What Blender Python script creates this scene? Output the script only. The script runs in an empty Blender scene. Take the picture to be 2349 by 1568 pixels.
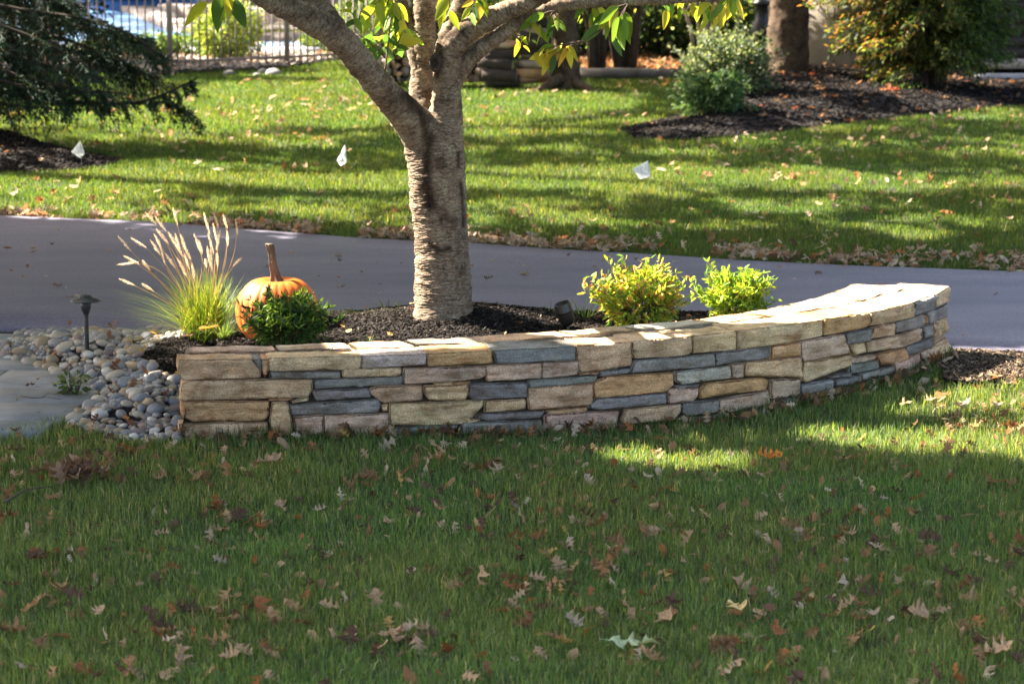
import bpy, math, random
import numpy as np
from mathutils import Vector, Matrix
random.seed(7); RNG = np.random.default_rng(11)
SC = bpy.context.scene
C = SC.collection

# ------------------------------------------------------------------ camera
CAMH, PITCH, FV, CX, CY = 3.06, math.radians(10.5), 6222.0, 1174.5, 784.0     # the photograph measured on a 2349 x 1568 grid
cd = bpy.data.cameras.new('camera'); cam = bpy.data.objects.new('camera', cd); C.objects.link(cam)
cam.location = (0, 0, CAMH); cam.rotation_euler = (math.pi/2 - PITCH, 0, 0)
cd.sensor_width = 36; cd.lens = 36*FV/2349; cd.clip_start = .5; cd.clip_end = 500
cd.dof.use_dof = True; cd.dof.focus_distance = 14.4; cd.dof.aperture_fstop = 4.4
SC.camera = cam
# ------------------------------------------------------------------ light
ELEV = math.radians(42); SH = Vector((-.92, .39)).normalized()
SUN = Vector((SH.x*math.cos(ELEV), SH.y*math.cos(ELEV), math.sin(ELEV)))
w = bpy.data.worlds.new('World'); SC.world = w; w.use_nodes = True
nt = w.node_tree; sk = nt.nodes.new('ShaderNodeTexSky'); sk.sky_type = 'NISHITA'; sk.sun_disc = False
sk.sun_elevation = ELEV; sk.sun_rotation = math.atan2(SUN.x, SUN.y); sk.air_density = .8; sk.dust_density = 4.0; sk.ozone_density = .2
bg = nt.nodes['Background']; nt.links.new(sk.outputs[0], bg.inputs[0]); bg.inputs[1].default_value = .08
sd = bpy.data.lights.new('sun', 'SUN'); sd.energy = 5.0; sd.angle = math.radians(.5); sd.color = (1, .90, .76)
so = bpy.data.objects.new('sun', sd); C.objects.link(so); so.rotation_euler = SUN.to_track_quat('Z', 'Y').to_euler(); so.location = (-10, 20, 20)
SC.view_settings.view_transform = 'Standard'; SC.view_settings.look = 'None'; SC.view_settings.exposure = 3.0; SC.view_settings.gamma = 1
SC.cycles.max_bounces = 7; SC.cycles.diffuse_bounces = 4; SC.cycles.transmission_bounces = 5; SC.cycles.transparent_max_bounces = 4
SC.cycles.sample_clamp_indirect = 6

# ------------------------------------------------------------------ measuring helpers
cp, sp_ = math.cos(PITCH), math.sin(PITCH)
def rdir(vx, vy):
    a = (vx-CX)/FV; b = -(vy-CY)/FV
    return np.array([a, cp + b*sp_, -sp_ + b*cp])
def onz(vx, vy, z=0.0):
    d = rdir(vx, vy); t = (z-CAMH)/d[2]; return np.array([d[0]*t, d[1]*t, z])
def ony(vx, vy, Y):
    d = rdir(vx, vy); t = Y/d[1]; return np.array([d[0]*t, Y, CAMH + d[2]*t])
def tov(p):
    p = np.asarray(p, float); x = p[..., 0]; y = p[..., 1]; z = p[..., 2]-CAMH
    dep = y*cp - z*sp_; up = y*sp_ + z*cp
    return CX + FV*x/dep, CY - FV*up/dep
def inpoly(x, y, poly):
    poly = np.asarray(poly, float); r = np.zeros(np.shape(x), bool); n = len(poly); j = n-1
    for i in range(n):
        xi, yi = poly[i][0], poly[i][1]; xj, yj = poly[j][0], poly[j][1]
        if yi != yj:
            r ^= ((yi > y) != (yj > y)) & (x < (xj-xi)*(y-yi)/(yj-yi)+xi)
        j = i
    return r
def vhash(i, j, k):
    h = (i*374761393 + j*668265263 + k*2147483647 + 1013904223).astype(np.int64)
    h = (h ^ (h >> 13))*1274126177; h = h & 0x7fffffff; h = (h ^ (h >> 16)) & 0xffffff
    return h/float(0xffffff)
def noise(p, s=1.0, seed=0):
    p = np.asarray(p, float)*s + seed*17.31 + 1000
    f = np.floor(p).astype(np.int64); u = p-f; u = u*u*(3-2*u); r = 0
    for a in (0, 1):
        for b in (0, 1):
            for c in (0, 1):
                wt = (u[..., 0] if a else 1-u[..., 0])*(u[..., 1] if b else 1-u[..., 1])*(u[..., 2] if c else 1-u[..., 2])
                r = r + wt*vhash(f[..., 0]+a, f[..., 1]+b, f[..., 2]+c)
    return r*2-1
def sst(a, b, x):
    t = np.clip((x-a)/(b-a), 0, 1); return t*t*(3-2*t)

# ------------------------------------------------------------------ object helpers
def mesh_np(name, V, F, col=None, mat=None, smooth=False, mats=None, midx=None, attrs=None):
    """V (n,3); F list of arrays (m,k)"""
    me = bpy.data.meshes.new(name); V = np.asarray(V, np.float32)
    if not isinstance(F, (list, tuple)): F = [F]
    F = [np.asarray(f, np.int32) for f in F if len(f)]
    tot = sum(len(f) for f in F); loops = np.concatenate([f.ravel() for f in F])
    starts = []; o = 0
    for f in F:
        k = f.shape[1]; starts.append(o + np.arange(len(f))*k); o += len(f)*k
    me.vertices.add(len(V)); me.vertices.foreach_set('co', V.ravel())
    me.loops.add(len(loops)); me.loops.foreach_set('vertex_index', loops)
    me.polygons.add(tot); me.polygons.foreach_set('loop_start', np.concatenate(starts).astype(np.int32))
    if midx is not None: me.polygons.foreach_set('material_index', np.asarray(midx, np.int32))
    if smooth: me.polygons.foreach_set('use_smooth', np.ones(tot, bool))
    me.update(calc_edges=True)
    if col is not None:
        c = np.ones((len(V), 4), np.float32); c[:, :3] = col
        a = me.color_attributes.new('Col', 'FLOAT_COLOR', 'POINT'); a.data.foreach_set('color', c.ravel())
    if attrs:
        for k, v in attrs.items():
            a = me.attributes.new(k, 'FLOAT', 'POINT'); a.data.foreach_set('value', np.asarray(v, np.float32))
    for m in (mats or ([mat] if mat else [])): me.materials.append(m)
    return me
def ob(name, me, parent=None, loc=None):
    o = bpy.data.objects.new(name, me); C.objects.link(o)
    if parent: o.parent = parent
    if loc is not None: o.location = loc
    return o
def tag(o, label=None, cat=None, group=None, kind=None):
    if label: o['label'] = label
    if cat: o['category'] = cat
    if group: o['group'] = group
    if kind: o['kind'] = kind
    return o
def thing(name, label, cat, loc=(0, 0, 0), group=None):
    o = bpy.data.objects.new(name, None); o.empty_display_size = .1; C.objects.link(o); o.location = [float(c) for c in loc]
    return tag(o, label, cat, group)
class MB:
    def __init__(s): s.V = []; s.F4 = []; s.F3 = []; s.n = 0; s.c = []
    def add(s, V, F4=None, F3=None, col=None):
        V = np.asarray(V, float); s.V.append(V)
        if F4 is not None and len(F4): s.F4.append(np.asarray(F4)+s.n)
        if F3 is not None and len(F3): s.F3.append(np.asarray(F3)+s.n)
        s.c.append(np.tile(np.array(col if col is not None else (1, 1, 1), float), (len(V), 1)) if np.ndim(col) < 2 else col)
        s.n += len(V)
    def box(s, a, b, col=None, R=None, at=(0, 0, 0)):
        x0, y0, z0 = a; x1, y1, z1 = b
        V = np.array([(x0,y0,z0),(x1,y0,z0),(x1,y1,z0),(x0,y1,z0),(x0,y0,z1),(x1,y0,z1),(x1,y1,z1),(x0,y1,z1)], float)
        if R is not None: V = V @ np.array(R).T
        s.add(V+np.array(at), [(0,3,2,1),(4,5,6,7),(0,1,5,4),(1,2,6,5),(2,3,7,6),(3,0,4,7)], None, col)
    def tube(s, pts, rad, seg=10, col=None, cap=True, jit=0, seed=0):
        pts = np.asarray(pts, float); rad = np.broadcast_to(np.asarray(rad, float), (len(pts),))
        T = np.gradient(pts, axis=0); T /= np.linalg.norm(T, axis=1)[:, None]
        ref = np.array([0, 1, 0]) if abs(T[0][1]) < .8 else np.array([1, 0, 0]); A = []
        u = np.cross(ref, T[0]); u /= np.linalg.norm(u)
        for t in T:
            u = u - t*np.dot(u, t); u /= np.linalg.norm(u); A.append((u, np.cross(t, u)))
        an = np.arange(seg)*2*np.pi/seg; V = []
        for p, r, (u, v) in zip(pts, rad, A): V.append(p + r*(np.cos(an)[:, None]*u + np.sin(an)[:, None]*v))
        V = np.concatenate(V); n = len(pts)
        if jit: V = V + jit*np.stack([noise(V, 9, seed+q) for q in range(3)], 1)
        i = np.arange(n-1)[:, None]*seg; j = np.arange(seg)[None]; k = (j+1) % seg
        F = np.stack([i+j, i+k, i+seg+k, i+seg+j], -1).reshape(-1, 4)
        F3 = []
        if cap:
            V = np.concatenate([V, pts[:1], pts[-1:]]); b = n*seg
            F3 = [(b, (q+1) % seg, q) for q in range(seg)] + [(b+1, (n-1)*seg+q, (n-1)*seg+(q+1) % seg) for q in range(seg)]
        s.add(V, F, F3, col)
    def lathe(s, prof, seg=32, col=None, at=(0, 0, 0), R=None):
        an = np.arange(seg)*2*np.pi/seg; V = np.concatenate([np.stack([r*np.cos(an), r*np.sin(an), np.full(seg, z)], 1) for r, z in prof])
        if R is not None: V = V @ np.array(R).T
        n = len(prof); i = np.arange(n-1)[:, None]*seg; j = np.arange(seg)[None]; k = (j+1) % seg
        s.add(V+np.array(at), np.stack([i+j, i+k, i+seg+k, i+seg+j], -1).reshape(-1, 4), None, col)
    def mesh(s, name, mat=None, smooth=False, usecol=False):
        F = []
        if s.F4: F.append(np.concatenate(s.F4))
        if s.F3: F.append(np.concatenate(s.F3))
        return mesh_np(name, np.concatenate(s.V), F, np.concatenate(s.c) if usecol else None, mat, smooth)
def vary(col, v, n):
    return np.clip(np.array(col)[None]*(1+v*(RNG.random((n, 1))*2-1))*(1+.4*v*(RNG.random((n, 3))*2-1)), 0, 1)
def pick(pal, n, v=.25, wts=None):
    pal = np.array(pal, float); p = None if wts is None else np.array(wts, float)/sum(wts)
    return np.clip(pal[RNG.choice(len(pal), n, p=p)]*(1+v*(RNG.random((n, 1))*2-1)), 0, 1)
def norm(a): return a/np.maximum(np.linalg.norm(a, axis=-1, keepdims=True), 1e-9)
def rand_dirs(n): return norm(RNG.normal(size=(n, 3)))
def leafgeo(P, D, L, W, col, droop=.15, fold=.25):
    """leaves: base points P, directions D, lengths, widths -> V, F4, colours (6 verts, 2 quads each)"""
    n = len(P); D = norm(D); r = rand_dirs(n); S = norm(np.cross(D, r)); N = np.cross(S, D)
    L = np.broadcast_to(L, (n,))[:, None]; W = np.broadcast_to(W, (n,))[:, None]
    dr = np.zeros((n, 3)); dr[:, 2] = -1; dr = dr*L*droop
    V = np.stack([P, P+D*L*.33+S*W*.5+N*W*fold, P+D*L*.7+S*W*.36+N*W*fold*.8+dr*.5, P+D*L+dr, P+D*L*.7-S*W*.36+N*W*fold*.8+dr*.5, P+D*L*.33-S*W*.5+N*W*fold], 1)
    b = np.arange(n)[:, None]*6
    F = np.concatenate([b+np.array([[0, 1, 2, 3]]), b+np.array([[0, 3, 4, 5]])])
    return V.reshape(-1, 3), F, np.repeat(col, 6, axis=0)
def blades(P, H, W, col, lean=.35, tipcol=None):
    n = len(P); az = RNG.random(n)*6.283; S = np.stack([np.cos(az), np.sin(az), 0*az], 1)
    la = RNG.random(n)*6.283; ld = np.stack([np.cos(la), np.sin(la), 0*la], 1)*(lean*RNG.random(n)**1.3)[:, None]
    H = np.broadcast_to(H, (n,))[:, None]; W = np.broadcast_to(W, (n,))[:, None]; U = np.array([[0, 0, 1.]])
    m = P + H*(.55*U + .35*ld); t = P + H*((1-.3*np.linalg.norm(ld, axis=1))[:, None]*U + 1.0*ld*1.1)
    V = np.stack([P-S*W*.5, P+S*W*.5, m+S*W*.42, m-S*W*.42, t], 1).reshape(-1, 3)
    b = np.arange(n)[:, None]*5
    c = np.repeat(col, 5, axis=0)
    return V, b+np.array([[0, 1, 2, 3]]), b+np.array([[3, 2, 4]]), c

# ------------------------------------------------------------------ materials
def newmat(name):
    m = bpy.data.materials.new(name); m.use_nodes = True; n = m.node_tree; n.nodes.clear()
    out = n.nodes.new('ShaderNodeOutputMaterial'); return m, n, out
def N(n, t, **k):
    x = n.nodes.new(t)
    for a, b in k.items():
        if a in x.inputs: x.inputs[a].default_value = b
        else: setattr(x, a, b)
    return x
def ramp(n, fac, stops):
    r = n.nodes.new('ShaderNodeValToRGB'); e = r.color_ramp.elements
    while len(e) < len(stops): e.new(.5)
    for el, (p, c) in zip(e, stops): el.position = p; el.color = (*c, 1) if len(c) == 3 else c
    n.links.new(fac, r.inputs[0]); return r
def mul(n, a, b, mode='MULTIPLY', fac=1.0):
    x = n.nodes.new('ShaderNodeMix'); x.data_type = 'RGBA'; x.blend_type = mode; x.inputs[0].default_value = fac
    for s, v in ((6, a), (7, b)):
        if hasattr(v, 'links') or hasattr(v, 'is_linked'): n.links.new(v, x.inputs[s])
        else: x.inputs[s].default_value = (*v, 1)
    return x.outputs[2]
def solid(name, col=None, rough=.8, scale=20, lo=.75, hi=1.2, bump=.3, bscale=None, src='const', stretch=(1, 1, 1), metallic=0, spec=.3, dist=.004, spots=None):
    """src: const / object (object colour) / attr (Col attribute)"""
    m, n, out = newmat(name); L = n.links.new
    p = N(n, 'ShaderNodeBsdfPrincipled'); p.inputs['Roughness'].default_value = rough; p.inputs['Metallic'].default_value = metallic
    p.inputs['Specular IOR Level'].default_value = spec; L(p.outputs[0], out.inputs[0])
    g = N(n, 'ShaderNodeTexCoord'); mp = N(n, 'ShaderNodeMapping'); mp.inputs['Scale'].default_value = stretch; L(g.outputs['Object'], mp.inputs[0])
    oi = N(n, 'ShaderNodeObjectInfo'); off = N(n, 'ShaderNodeVectorMath', operation='ADD'); L(mp.outputs[0], off.inputs[0])
    sc = N(n, 'ShaderNodeVectorMath', operation='SCALE'); L(oi.outputs['Random'], sc.inputs['Scale']); sc.inputs[0].default_value = (31, 17, 23); L(sc.outputs[0], off.inputs[1])
    t1 = N(n, 'ShaderNodeTexNoise', Scale=scale, Detail=6, Roughness=.6); L(off.outputs[0], t1.inputs['Vector'])
    r = ramp(n, t1.outputs[0], [(.3, (lo,)*3), (.7, (hi,)*3)])
    if src == 'const': base = mul(n, col, r.outputs[0])
    elif src == 'object': base = mul(n, oi.outputs['Color'], r.outputs[0])
    else:
        a = N(n, 'ShaderNodeAttribute'); a.attribute_name = 'Col'; base = mul(n, a.outputs[0], r.outputs[0])
    if spots:
        scl, th, c2, am = spots; t2 = N(n, 'ShaderNodeTexNoise', Scale=scl, Detail=4); L(off.outputs[0], t2.inputs['Vector'])
        rr = ramp(n, t2.outputs[0], [(th, (0,)*3), (th+.08, (1,)*3)]); x = n.nodes.new('ShaderNodeMix'); x.data_type = 'RGBA'
        mm = N(n, 'ShaderNodeMath', operation='MULTIPLY'); mm.inputs[1].default_value = am; L(rr.outputs[0], mm.inputs[0])
        L(mm.outputs[0], x.inputs[0]); L(base, x.inputs[6]); x.inputs[7].default_value = (*c2, 1); base = x.outputs[2]
    L(base, p.inputs['Base Color'])
    if bump:
        t3 = N(n, 'ShaderNodeTexNoise', Scale=bscale or scale*3, Detail=8, Roughness=.65); L(off.outputs[0], t3.inputs['Vector'])
        b = N(n, 'ShaderNodeBump'); b.inputs['Strength'].default_value = bump; b.inputs['Distance'].default_value = dist; L(t3.outputs[0], b.inputs['Height']); L(b.outputs[0], p.inputs['Normal'])
    return m
def leafy(name, trans=.4, rough=.55, src='attr', scale=0, spec=.25, tint=(1.0, 1.05, .55)):
    m, n, out = newmat(name); L = n.links.new
    if src == 'attr': a = N(n, 'ShaderNodeAttribute'); a.attribute_name = 'Col'; c = a.outputs[0]
    else: a = N(n, 'ShaderNodeObjectInfo'); c = a.outputs['Color']
    if scale:
        g = N(n, 'ShaderNodeTexCoord'); t = N(n, 'ShaderNodeTexNoise', Scale=scale, Detail=4); L(g.outputs['Object'], t.inputs['Vector'])
        r = ramp(n, t.outputs[0], [(.3, (.6,)*3), (.7, (1.25,)*3)]); c = mul(n, c, r.outputs[0])
    p = N(n, 'ShaderNodeBsdfPrincipled'); p.inputs['Roughness'].default_value = rough; p.inputs['Specular IOR Level'].default_value = spec; L(c, p.inputs['Base Color'])
    tr = N(n, 'ShaderNodeBsdfTranslucent'); c2 = mul(n, c, tint); c2 = mul(n, c2, (1.6, 1.6, 1.6)); L(c2, tr.inputs[0])
    x = N(n, 'ShaderNodeMixShader'); x.inputs[0].default_value = trans; L(p.outputs[0], x.inputs[1]); L(tr.outputs[0], x.inputs[2]); L(x.outputs[0], out.inputs[0])
    return m
M_grass = leafy('grass', .40, tint=(1.22, 1.05, .40))
M_leaf = leafy('green_leaf', .42, tint=(1.1, 1.0, .5))
M_dark_leaf = leafy('evergreen_leaf', .12, .6, spec=.15)
M_dry = leafy('dry_leaf', .28, .8, spec=.1, tint=(1, .9, .7))
M_dryo = leafy('dry_leaf_single', .28, .75, 'object', 18, .12, tint=(1, .85, .6))
M_plume = leafy('seed_head', .55, .8, spec=.05, tint=(1, .95, .85))
M_soil = solid('lawn_soil', (.045, .05, .02), .95, 6, .6, 1.3, .6)
M_mulchbase = solid('mulch_base', (.012, .010, .010), .95, 30, .5, 1.5, .8, dist=.01)
M_chip = solid('mulch_chip', None, .85, 60, .7, 1.3, .3, src='attr', spec=.12)
def stone_mat():
    m, n, out = newmat('wall_stone'); L = n.links.new
    p = N(n, 'ShaderNodeBsdfPrincipled'); p.inputs['Roughness'].default_value = .85; p.inputs['Specular IOR Level'].default_value = .2; L(p.outputs[0], out.inputs[0])
    g = N(n, 'ShaderNodeTexCoord'); oi = N(n, 'ShaderNodeObjectInfo'); sc = N(n, 'ShaderNodeVectorMath', operation='SCALE'); sc.inputs[0].default_value = (31, 17, 23); L(oi.outputs['Random'], sc.inputs['Scale'])
    of = N(n, 'ShaderNodeVectorMath', operation='ADD'); L(g.outputs['Object'], of.inputs[0]); L(sc.outputs[0], of.inputs[1])
    mp = N(n, 'ShaderNodeMapping'); mp.inputs['Scale'].default_value = (1, 1, 4.5); L(of.outputs[0], mp.inputs[0])
    t1 = N(n, 'ShaderNodeTexNoise', Scale=6, Detail=7, Roughness=.65, Distortion=.4); L(of.outputs[0], t1.inputs['Vector'])
    t2 = N(n, 'ShaderNodeTexNoise', Scale=5, Detail=7, Roughness=.7, Distortion=1.0); L(mp.outputs[0], t2.inputs['Vector'])
    t3 = N(n, 'ShaderNodeTexNoise', Scale=150, Detail=4); L(of.outputs[0], t3.inputs['Vector'])
    c = mul(n, oi.outputs['Color'], ramp(n, t1.outputs[0], [(.37, (.72, .67, .62)), (.5, (1, 1, 1)), (.62, (1.22, 1.19, 1.14))]).outputs[0])
    c = mul(n, c, ramp(n, t2.outputs[0], [(.35, (.66, .54, .44)), (.44, (.92, .86, .80)), (.56, (1.04, 1.04, 1.04)), (.66, (1.15, 1.15, 1.14))]).outputs[0])
    c = mul(n, c, ramp(n, t3.outputs[0], [(.38, (.74,)*3), (.62, (1.22,)*3)]).outputs[0]); L(c, p.inputs['Base Color'])
    b = N(n, 'ShaderNodeBump'); b.inputs['Strength'].default_value = 1.0; b.inputs['Distance'].default_value = .016
    ad = N(n, 'ShaderNodeMath', operation='MULTIPLY_ADD'); L(t3.outputs[0], ad.inputs[0]); ad.inputs[1].default_value = .25; t4 = N(n, 'ShaderNodeTexNoise', Scale=26, Detail=8, Roughness=.7); L(mp.outputs[0], t4.inputs['Vector']); L(t4.outputs[0], ad.inputs[2]); L(ad.outputs[0], b.inputs['Height']); L(b.outputs[0], p.inputs['Normal'])
    return m
M_stone = stone_mat()
M_mortar = solid('mortar', (.50, .47, .42), .95, 30, .75, 1.15, .6, 80)
M_core = solid('wall_core', (.06, .045, .03), .95, 30, .5, 1.4, .6, 60)
M_pebble = solid('river_pebble', None, .6, 16, .8, 1.15, .15, 70, 'object', spec=.35, dist=.002)
M_pebbleS = solid('river_pebble_mass', None, .65, 16, .8, 1.15, .15, 70, 'attr', spec=.3, dist=.002)
M_paver = solid('bluestone_paver', (.235, .235, .24), .8, 5, .68, 1.25, .5, 40)
M_joint = solid('paver_joint', (.02, .02, .018), .95, 20)
M_black = solid('black_metal', (.018, .02, .024), .42, 40, .8, 1.2, .05, spec=.5)
M_bronze = solid('bronze_metal', (.022, .018, .015), .35, 40, .8, 1.2, .05, spec=.6)
M_fence = solid('fence_metal', (.27, .225, .20), .5, 30, .85, 1.15, .05)
M_stucco = solid('stucco', (.46, .39, .32), .95, 2.5, .82, 1.1, .35, 50)
M_gate = solid('dark_board', (.040, .034, .030), .7, 6, .7, 1.3, .2, 60, stretch=(1, 1, 8))
M_conc = solid('concrete', (.36, .35, .35), .9, 8, .8, 1.12, .3, 60)
M_twig = solid('twig', (.10, .07, .05), .85, 40, .6, 1.3, .3)
M_logend = solid('split_wood', None, .85, 10, .7, 1.25, .4, 40, 'object', stretch=(1, 1, 1))
M_logbark = solid('firewood_bark', (.045, .035, .03), .95, 15, .6, 1.4, .6)
M_farbark = solid('far_bark', (.12, .09, .07), .95, 9, .55, 1.4, .8, 22, stretch=(1, 1, 2.2), dist=.02)
M_pumpstem = solid('pumpkin_stem', (.125, .09, .055), .85, 30, .35, 1.4, .7, 60, stretch=(1, 1, .3), dist=.004)
M_timber = solid('edging_timber', (.13, .115, .10), .9, 6, .6, 1.4, .5, 40)

def bark_mat(name='cherry_bark', k=(1, 1, 1)):
    m, n, out = newmat(name); L = n.links.new
    p = N(n, 'ShaderNodeBsdfPrincipled'); p.inputs['Roughness'].default_value = .85; p.inputs['Specular IOR Level'].default_value = .2; L(p.outputs[0], out.inputs[0])
    au = N(n, 'ShaderNodeAttribute'); au.attribute_name = 'along'; aa = N(n, 'ShaderNodeAttribute'); aa.attribute_name = 'ca'; ab = N(n, 'ShaderNodeAttribute'); ab.attribute_name = 'sa'
    cb = N(n, 'ShaderNodeCombineXYZ'); L(aa.outputs['Fac'], cb.inputs[0]); L(ab.outputs['Fac'], cb.inputs[1]); L(au.outputs['Fac'], cb.inputs[2])
    mp = N(n, 'ShaderNodeMapping'); mp.inputs['Scale'].default_value = (1.5, 1.5, 4.6); L(cb.outputs[0], mp.inputs[0])
    t = N(n, 'ShaderNodeTexNoise', Scale=22, Detail=6, Roughness=.72, Distortion=1.1); L(mp.outputs[0], t.inputs['Vector'])
    t2 = N(n, 'ShaderNodeTexNoise', Scale=7, Detail=5, Roughness=.6); L(cb.outputs[0], t2.inputs['Vector'])
    t3 = N(n, 'ShaderNodeTexNoise', Scale=55, Detail=4); L(cb.outputs[0], t3.inputs['Vector'])
    c1 = ramp(n, t.outputs[0], [(.30, (.045, .032, .024)), (.41, (.14, .108, .082)), (.50, (.24, .20, .16)), (.60, (.36, .32, .265)), (.72, (.48, .44, .38))])
    c2 = ramp(n, t2.outputs[0], [(.36, (.45, .40, .36)), (.46, (.88, .84, .80)), (.56, (1.05, 1.02, .98)), (.64, (1.2, 1.28, 1.12))])
    b = mul(n, c1.outputs[0], c2.outputs[0]); r3 = ramp(n, t3.outputs[0], [(.3, (.75,)*3), (.7, (1.2,)*3)]); b = mul(n, b, r3.outputs[0]); st = N(n, 'ShaderNodeAttribute'); st.attribute_name = 'stain'; b = mul(n, b, ramp(n, st.outputs['Fac'], [(0, (1, 1, 1)), (1, (.22, .18, .15))]).outputs[0]); b = mul(n, b, (.92*k[0], .84*k[1], .745*k[2])); L(b, p.inputs['Base Color'])
    ad = N(n, 'ShaderNodeMath', operation='MULTIPLY_ADD'); L(t3.outputs[0], ad.inputs[0]); ad.inputs[1].default_value = .4; L(t.outputs[0], ad.inputs[2])
    bm = N(n, 'ShaderNodeBump'); bm.inputs['Strength'].default_value = .9; bm.inputs['Distance'].default_value = .012; L(ad.outputs[0], bm.inputs['Height']); L(bm.outputs[0], p.inputs['Normal'])
    return m
M_bark = bark_mat(); M_bark2 = bark_mat('lawn_tree_bark', (.42, .37, .33))
def asphalt():
    m, n, out = newmat('asphalt'); L = n.links.new
    p = N(n, 'ShaderNodeBsdfPrincipled'); p.inputs['Roughness'].default_value = .62; p.inputs['Specular IOR Level'].default_value = .45; L(p.outputs[0], out.inputs[0])
    g = N(n, 'ShaderNodeTexCoord'); mp = N(n, 'ShaderNodeMapping'); mp.inputs['Scale'].default_value = (.5, 1.6, 1); L(g.outputs['Object'], mp.inputs[0])
    t = N(n, 'ShaderNodeTexNoise', Scale=1.2, Detail=5, Roughness=.6); L(mp.outputs[0], t.inputs['Vector'])
    t2 = N(n, 'ShaderNodeTexNoise', Scale=70, Detail=6, Roughness=.75); L(g.outputs['Object'], t2.inputs['Vector'])
    c = ramp(n, t.outputs[0], [(.35, (.108, .102, .150)), (.65, (.158, .142, .190))]); c2 = ramp(n, t2.outputs[0], [(.38, (.62,)*3), (.62, (1.32,)*3)])
    L(mul(n, c.outputs[0], c2.outputs[0]), p.inputs['Base Color'])
    b = N(n, 'ShaderNodeBump'); b.inputs['Strength'].default_value = .35; b.inputs['Distance'].default_value = .004; L(t2.outputs[0], b.inputs['Height']); L(b.outputs[0], p.inputs['Normal'])
    return m
M_asph = asphalt()
def water_mat():
    m, n, out = newmat('pool_water'); L = n.links.new
    p = N(n, 'ShaderNodeBsdfPrincipled'); p.inputs['Base Color'].default_value = (.13, .27, .50, 1); p.inputs['Roughness'].default_value = .35; p.inputs['Specular IOR Level'].default_value = .12
    g = N(n, 'ShaderNodeTexCoord'); t = N(n, 'ShaderNodeTexNoise', Scale=4, Detail=3); L(g.outputs['Object'], t.inputs['Vector'])
    b = N(n, 'ShaderNodeBump'); b.inputs['Strength'].default_value = .3; b.inputs['Distance'].default_value = .03; L(t.outputs[0], b.inputs['Height']); L(b.outputs[0], p.inputs['Normal']); L(p.outputs[0], out.inputs[0])
    return m
M_water = water_mat()
def pumpkin_mat():
    m, n, out = newmat('pumpkin_skin'); L = n.links.new
    p = N(n, 'ShaderNodeBsdfPrincipled'); p.inputs['Roughness'].default_value = .55; p.inputs['Specular IOR Level'].default_value = .3; L(p.outputs[0], out.inputs[0])
    g = N(n, 'ShaderNodeTexCoord'); t = N(n, 'ShaderNodeTexNoise', Scale=11, Detail=7, Roughness=.7); L(g.outputs['Object'], t.inputs['Vector'])
    a = N(n, 'ShaderNodeAttribute'); a.attribute_name = 'groove'
    c = ramp(n, t.outputs[0], [(.36, (.42, .088, .011)), (.5, (.54, .130, .015)), (.64, (.60, .165, .024))]); c2 = ramp(n, a.outputs['Fac'], [(0, (.80, .70, .65)), (1, (1.08, 1.1, 1.1))])
    L(mul(n, c.outputs[0], c2.outputs[0]), p.inputs['Base Color'])
    return m
M_pump = pumpkin_mat()

# ------------------------------------------------------------------ wall plan (front and back top edges, traced)
ZT = .42
Fv = [(412, 825), (620, 819), (830, 812), (980, 807), (1130, 801), (1290, 794), (1450, 780), (1575, 769), (1690, 756.6), (1800, 743), (1886, 731.7), (1992, 717), (2094.5, 693.6), (2147, 676), (2178, 657)]
Bv = [(430, 797), (620, 793), (830, 785), (980, 779), (1130, 770), (1250, 762), (1400, 750), (1500, 742), (1661, 728.8), (1792.6, 705.3), (1883.5, 681.9), (1915.7, 667.2), (1951, 652.6)]
def curve(vs):
    P = np.array([onz(x, y, ZT)[:2] for x, y in vs]); 
    for _ in range(2): P[1:-1] = .5*P[1:-1] + .25*(P[:-2]+P[2:])
    d = np.concatenate([[0], np.cumsum(np.linalg.norm(np.diff(P, axis=0), axis=1))]); s = np.linspace(0, d[-1], 240)
    Q = np.stack([np.interp(s, d, P[:, 0]), np.interp(s, d, P[:, 1])], 1)
    for _ in range(40): Q[1:-1] = .5*Q[1:-1] + .25*(Q[:-2]+Q[2:])
    return s, Q
FS, FQ = curve(Fv); BS, BQ = curve(Bv)
FT = norm(np.gradient(FQ, axis=0)); FN = np.stack([FT[:, 1], -FT[:, 0]], 1)     # outward (towards the lawn)
FL = FS[-1]
def fpos(s, off):
    s = np.asarray(s, float); x = np.interp(s, FS, FQ[:, 0]); y = np.interp(s, FS, FQ[:, 1]); nx = np.interp(s, FS, FN[:, 0]); ny = np.interp(s, FS, FN[:, 1])
    ex = np.where(s < 0, s, np.where(s > FL, s-FL, 0)); tx = np.where(s < 0, FT[0, 0], FT[-1, 0]); ty = np.where(s < 0, FT[0, 1], FT[-1, 1])
    return np.stack([x+ex*tx+nx*off, y+ex*ty+ny*off], -1)
_se = np.linspace(-.1, FL+.06, 400); _pe = fpos(_se, 0); _re = _pe[:, 0]/_pe[:, 1]
def face(vx, vy):
    d = rdir(vx, vy); r = d[0]/d[1]; s = float(np.interp(r, _re, _se)); p = fpos(s, 0); t = p[1]/d[1]
    return s, CAMH + d[2]*t
def wallin(x, y, grow=0.0):
    P = np.concatenate([FQ, BQ[::-1]]); return inpoly(x, y, P)
def gz(x, y):
    """ground height of the lawn"""
    return -.075*np.exp(-((x-1.1)/1.5)**2-((y-14.1)/1.2)**2) + .012*noise(np.stack([x, y, 0*x], -1), .9)
def edged(P, x, y):
    d = np.full(np.shape(x), 9.0)
    for a, b in zip(P, np.roll(P, -1, 0)):
        v = b-a; t = np.clip(((x-a[0])*v[0]+(y-a[1])*v[1])/(v@v), 0, 1); d = np.minimum(d, np.hypot(x-a[0]-t*v[0], y-a[1]-t*v[1]))
    return d
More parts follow.
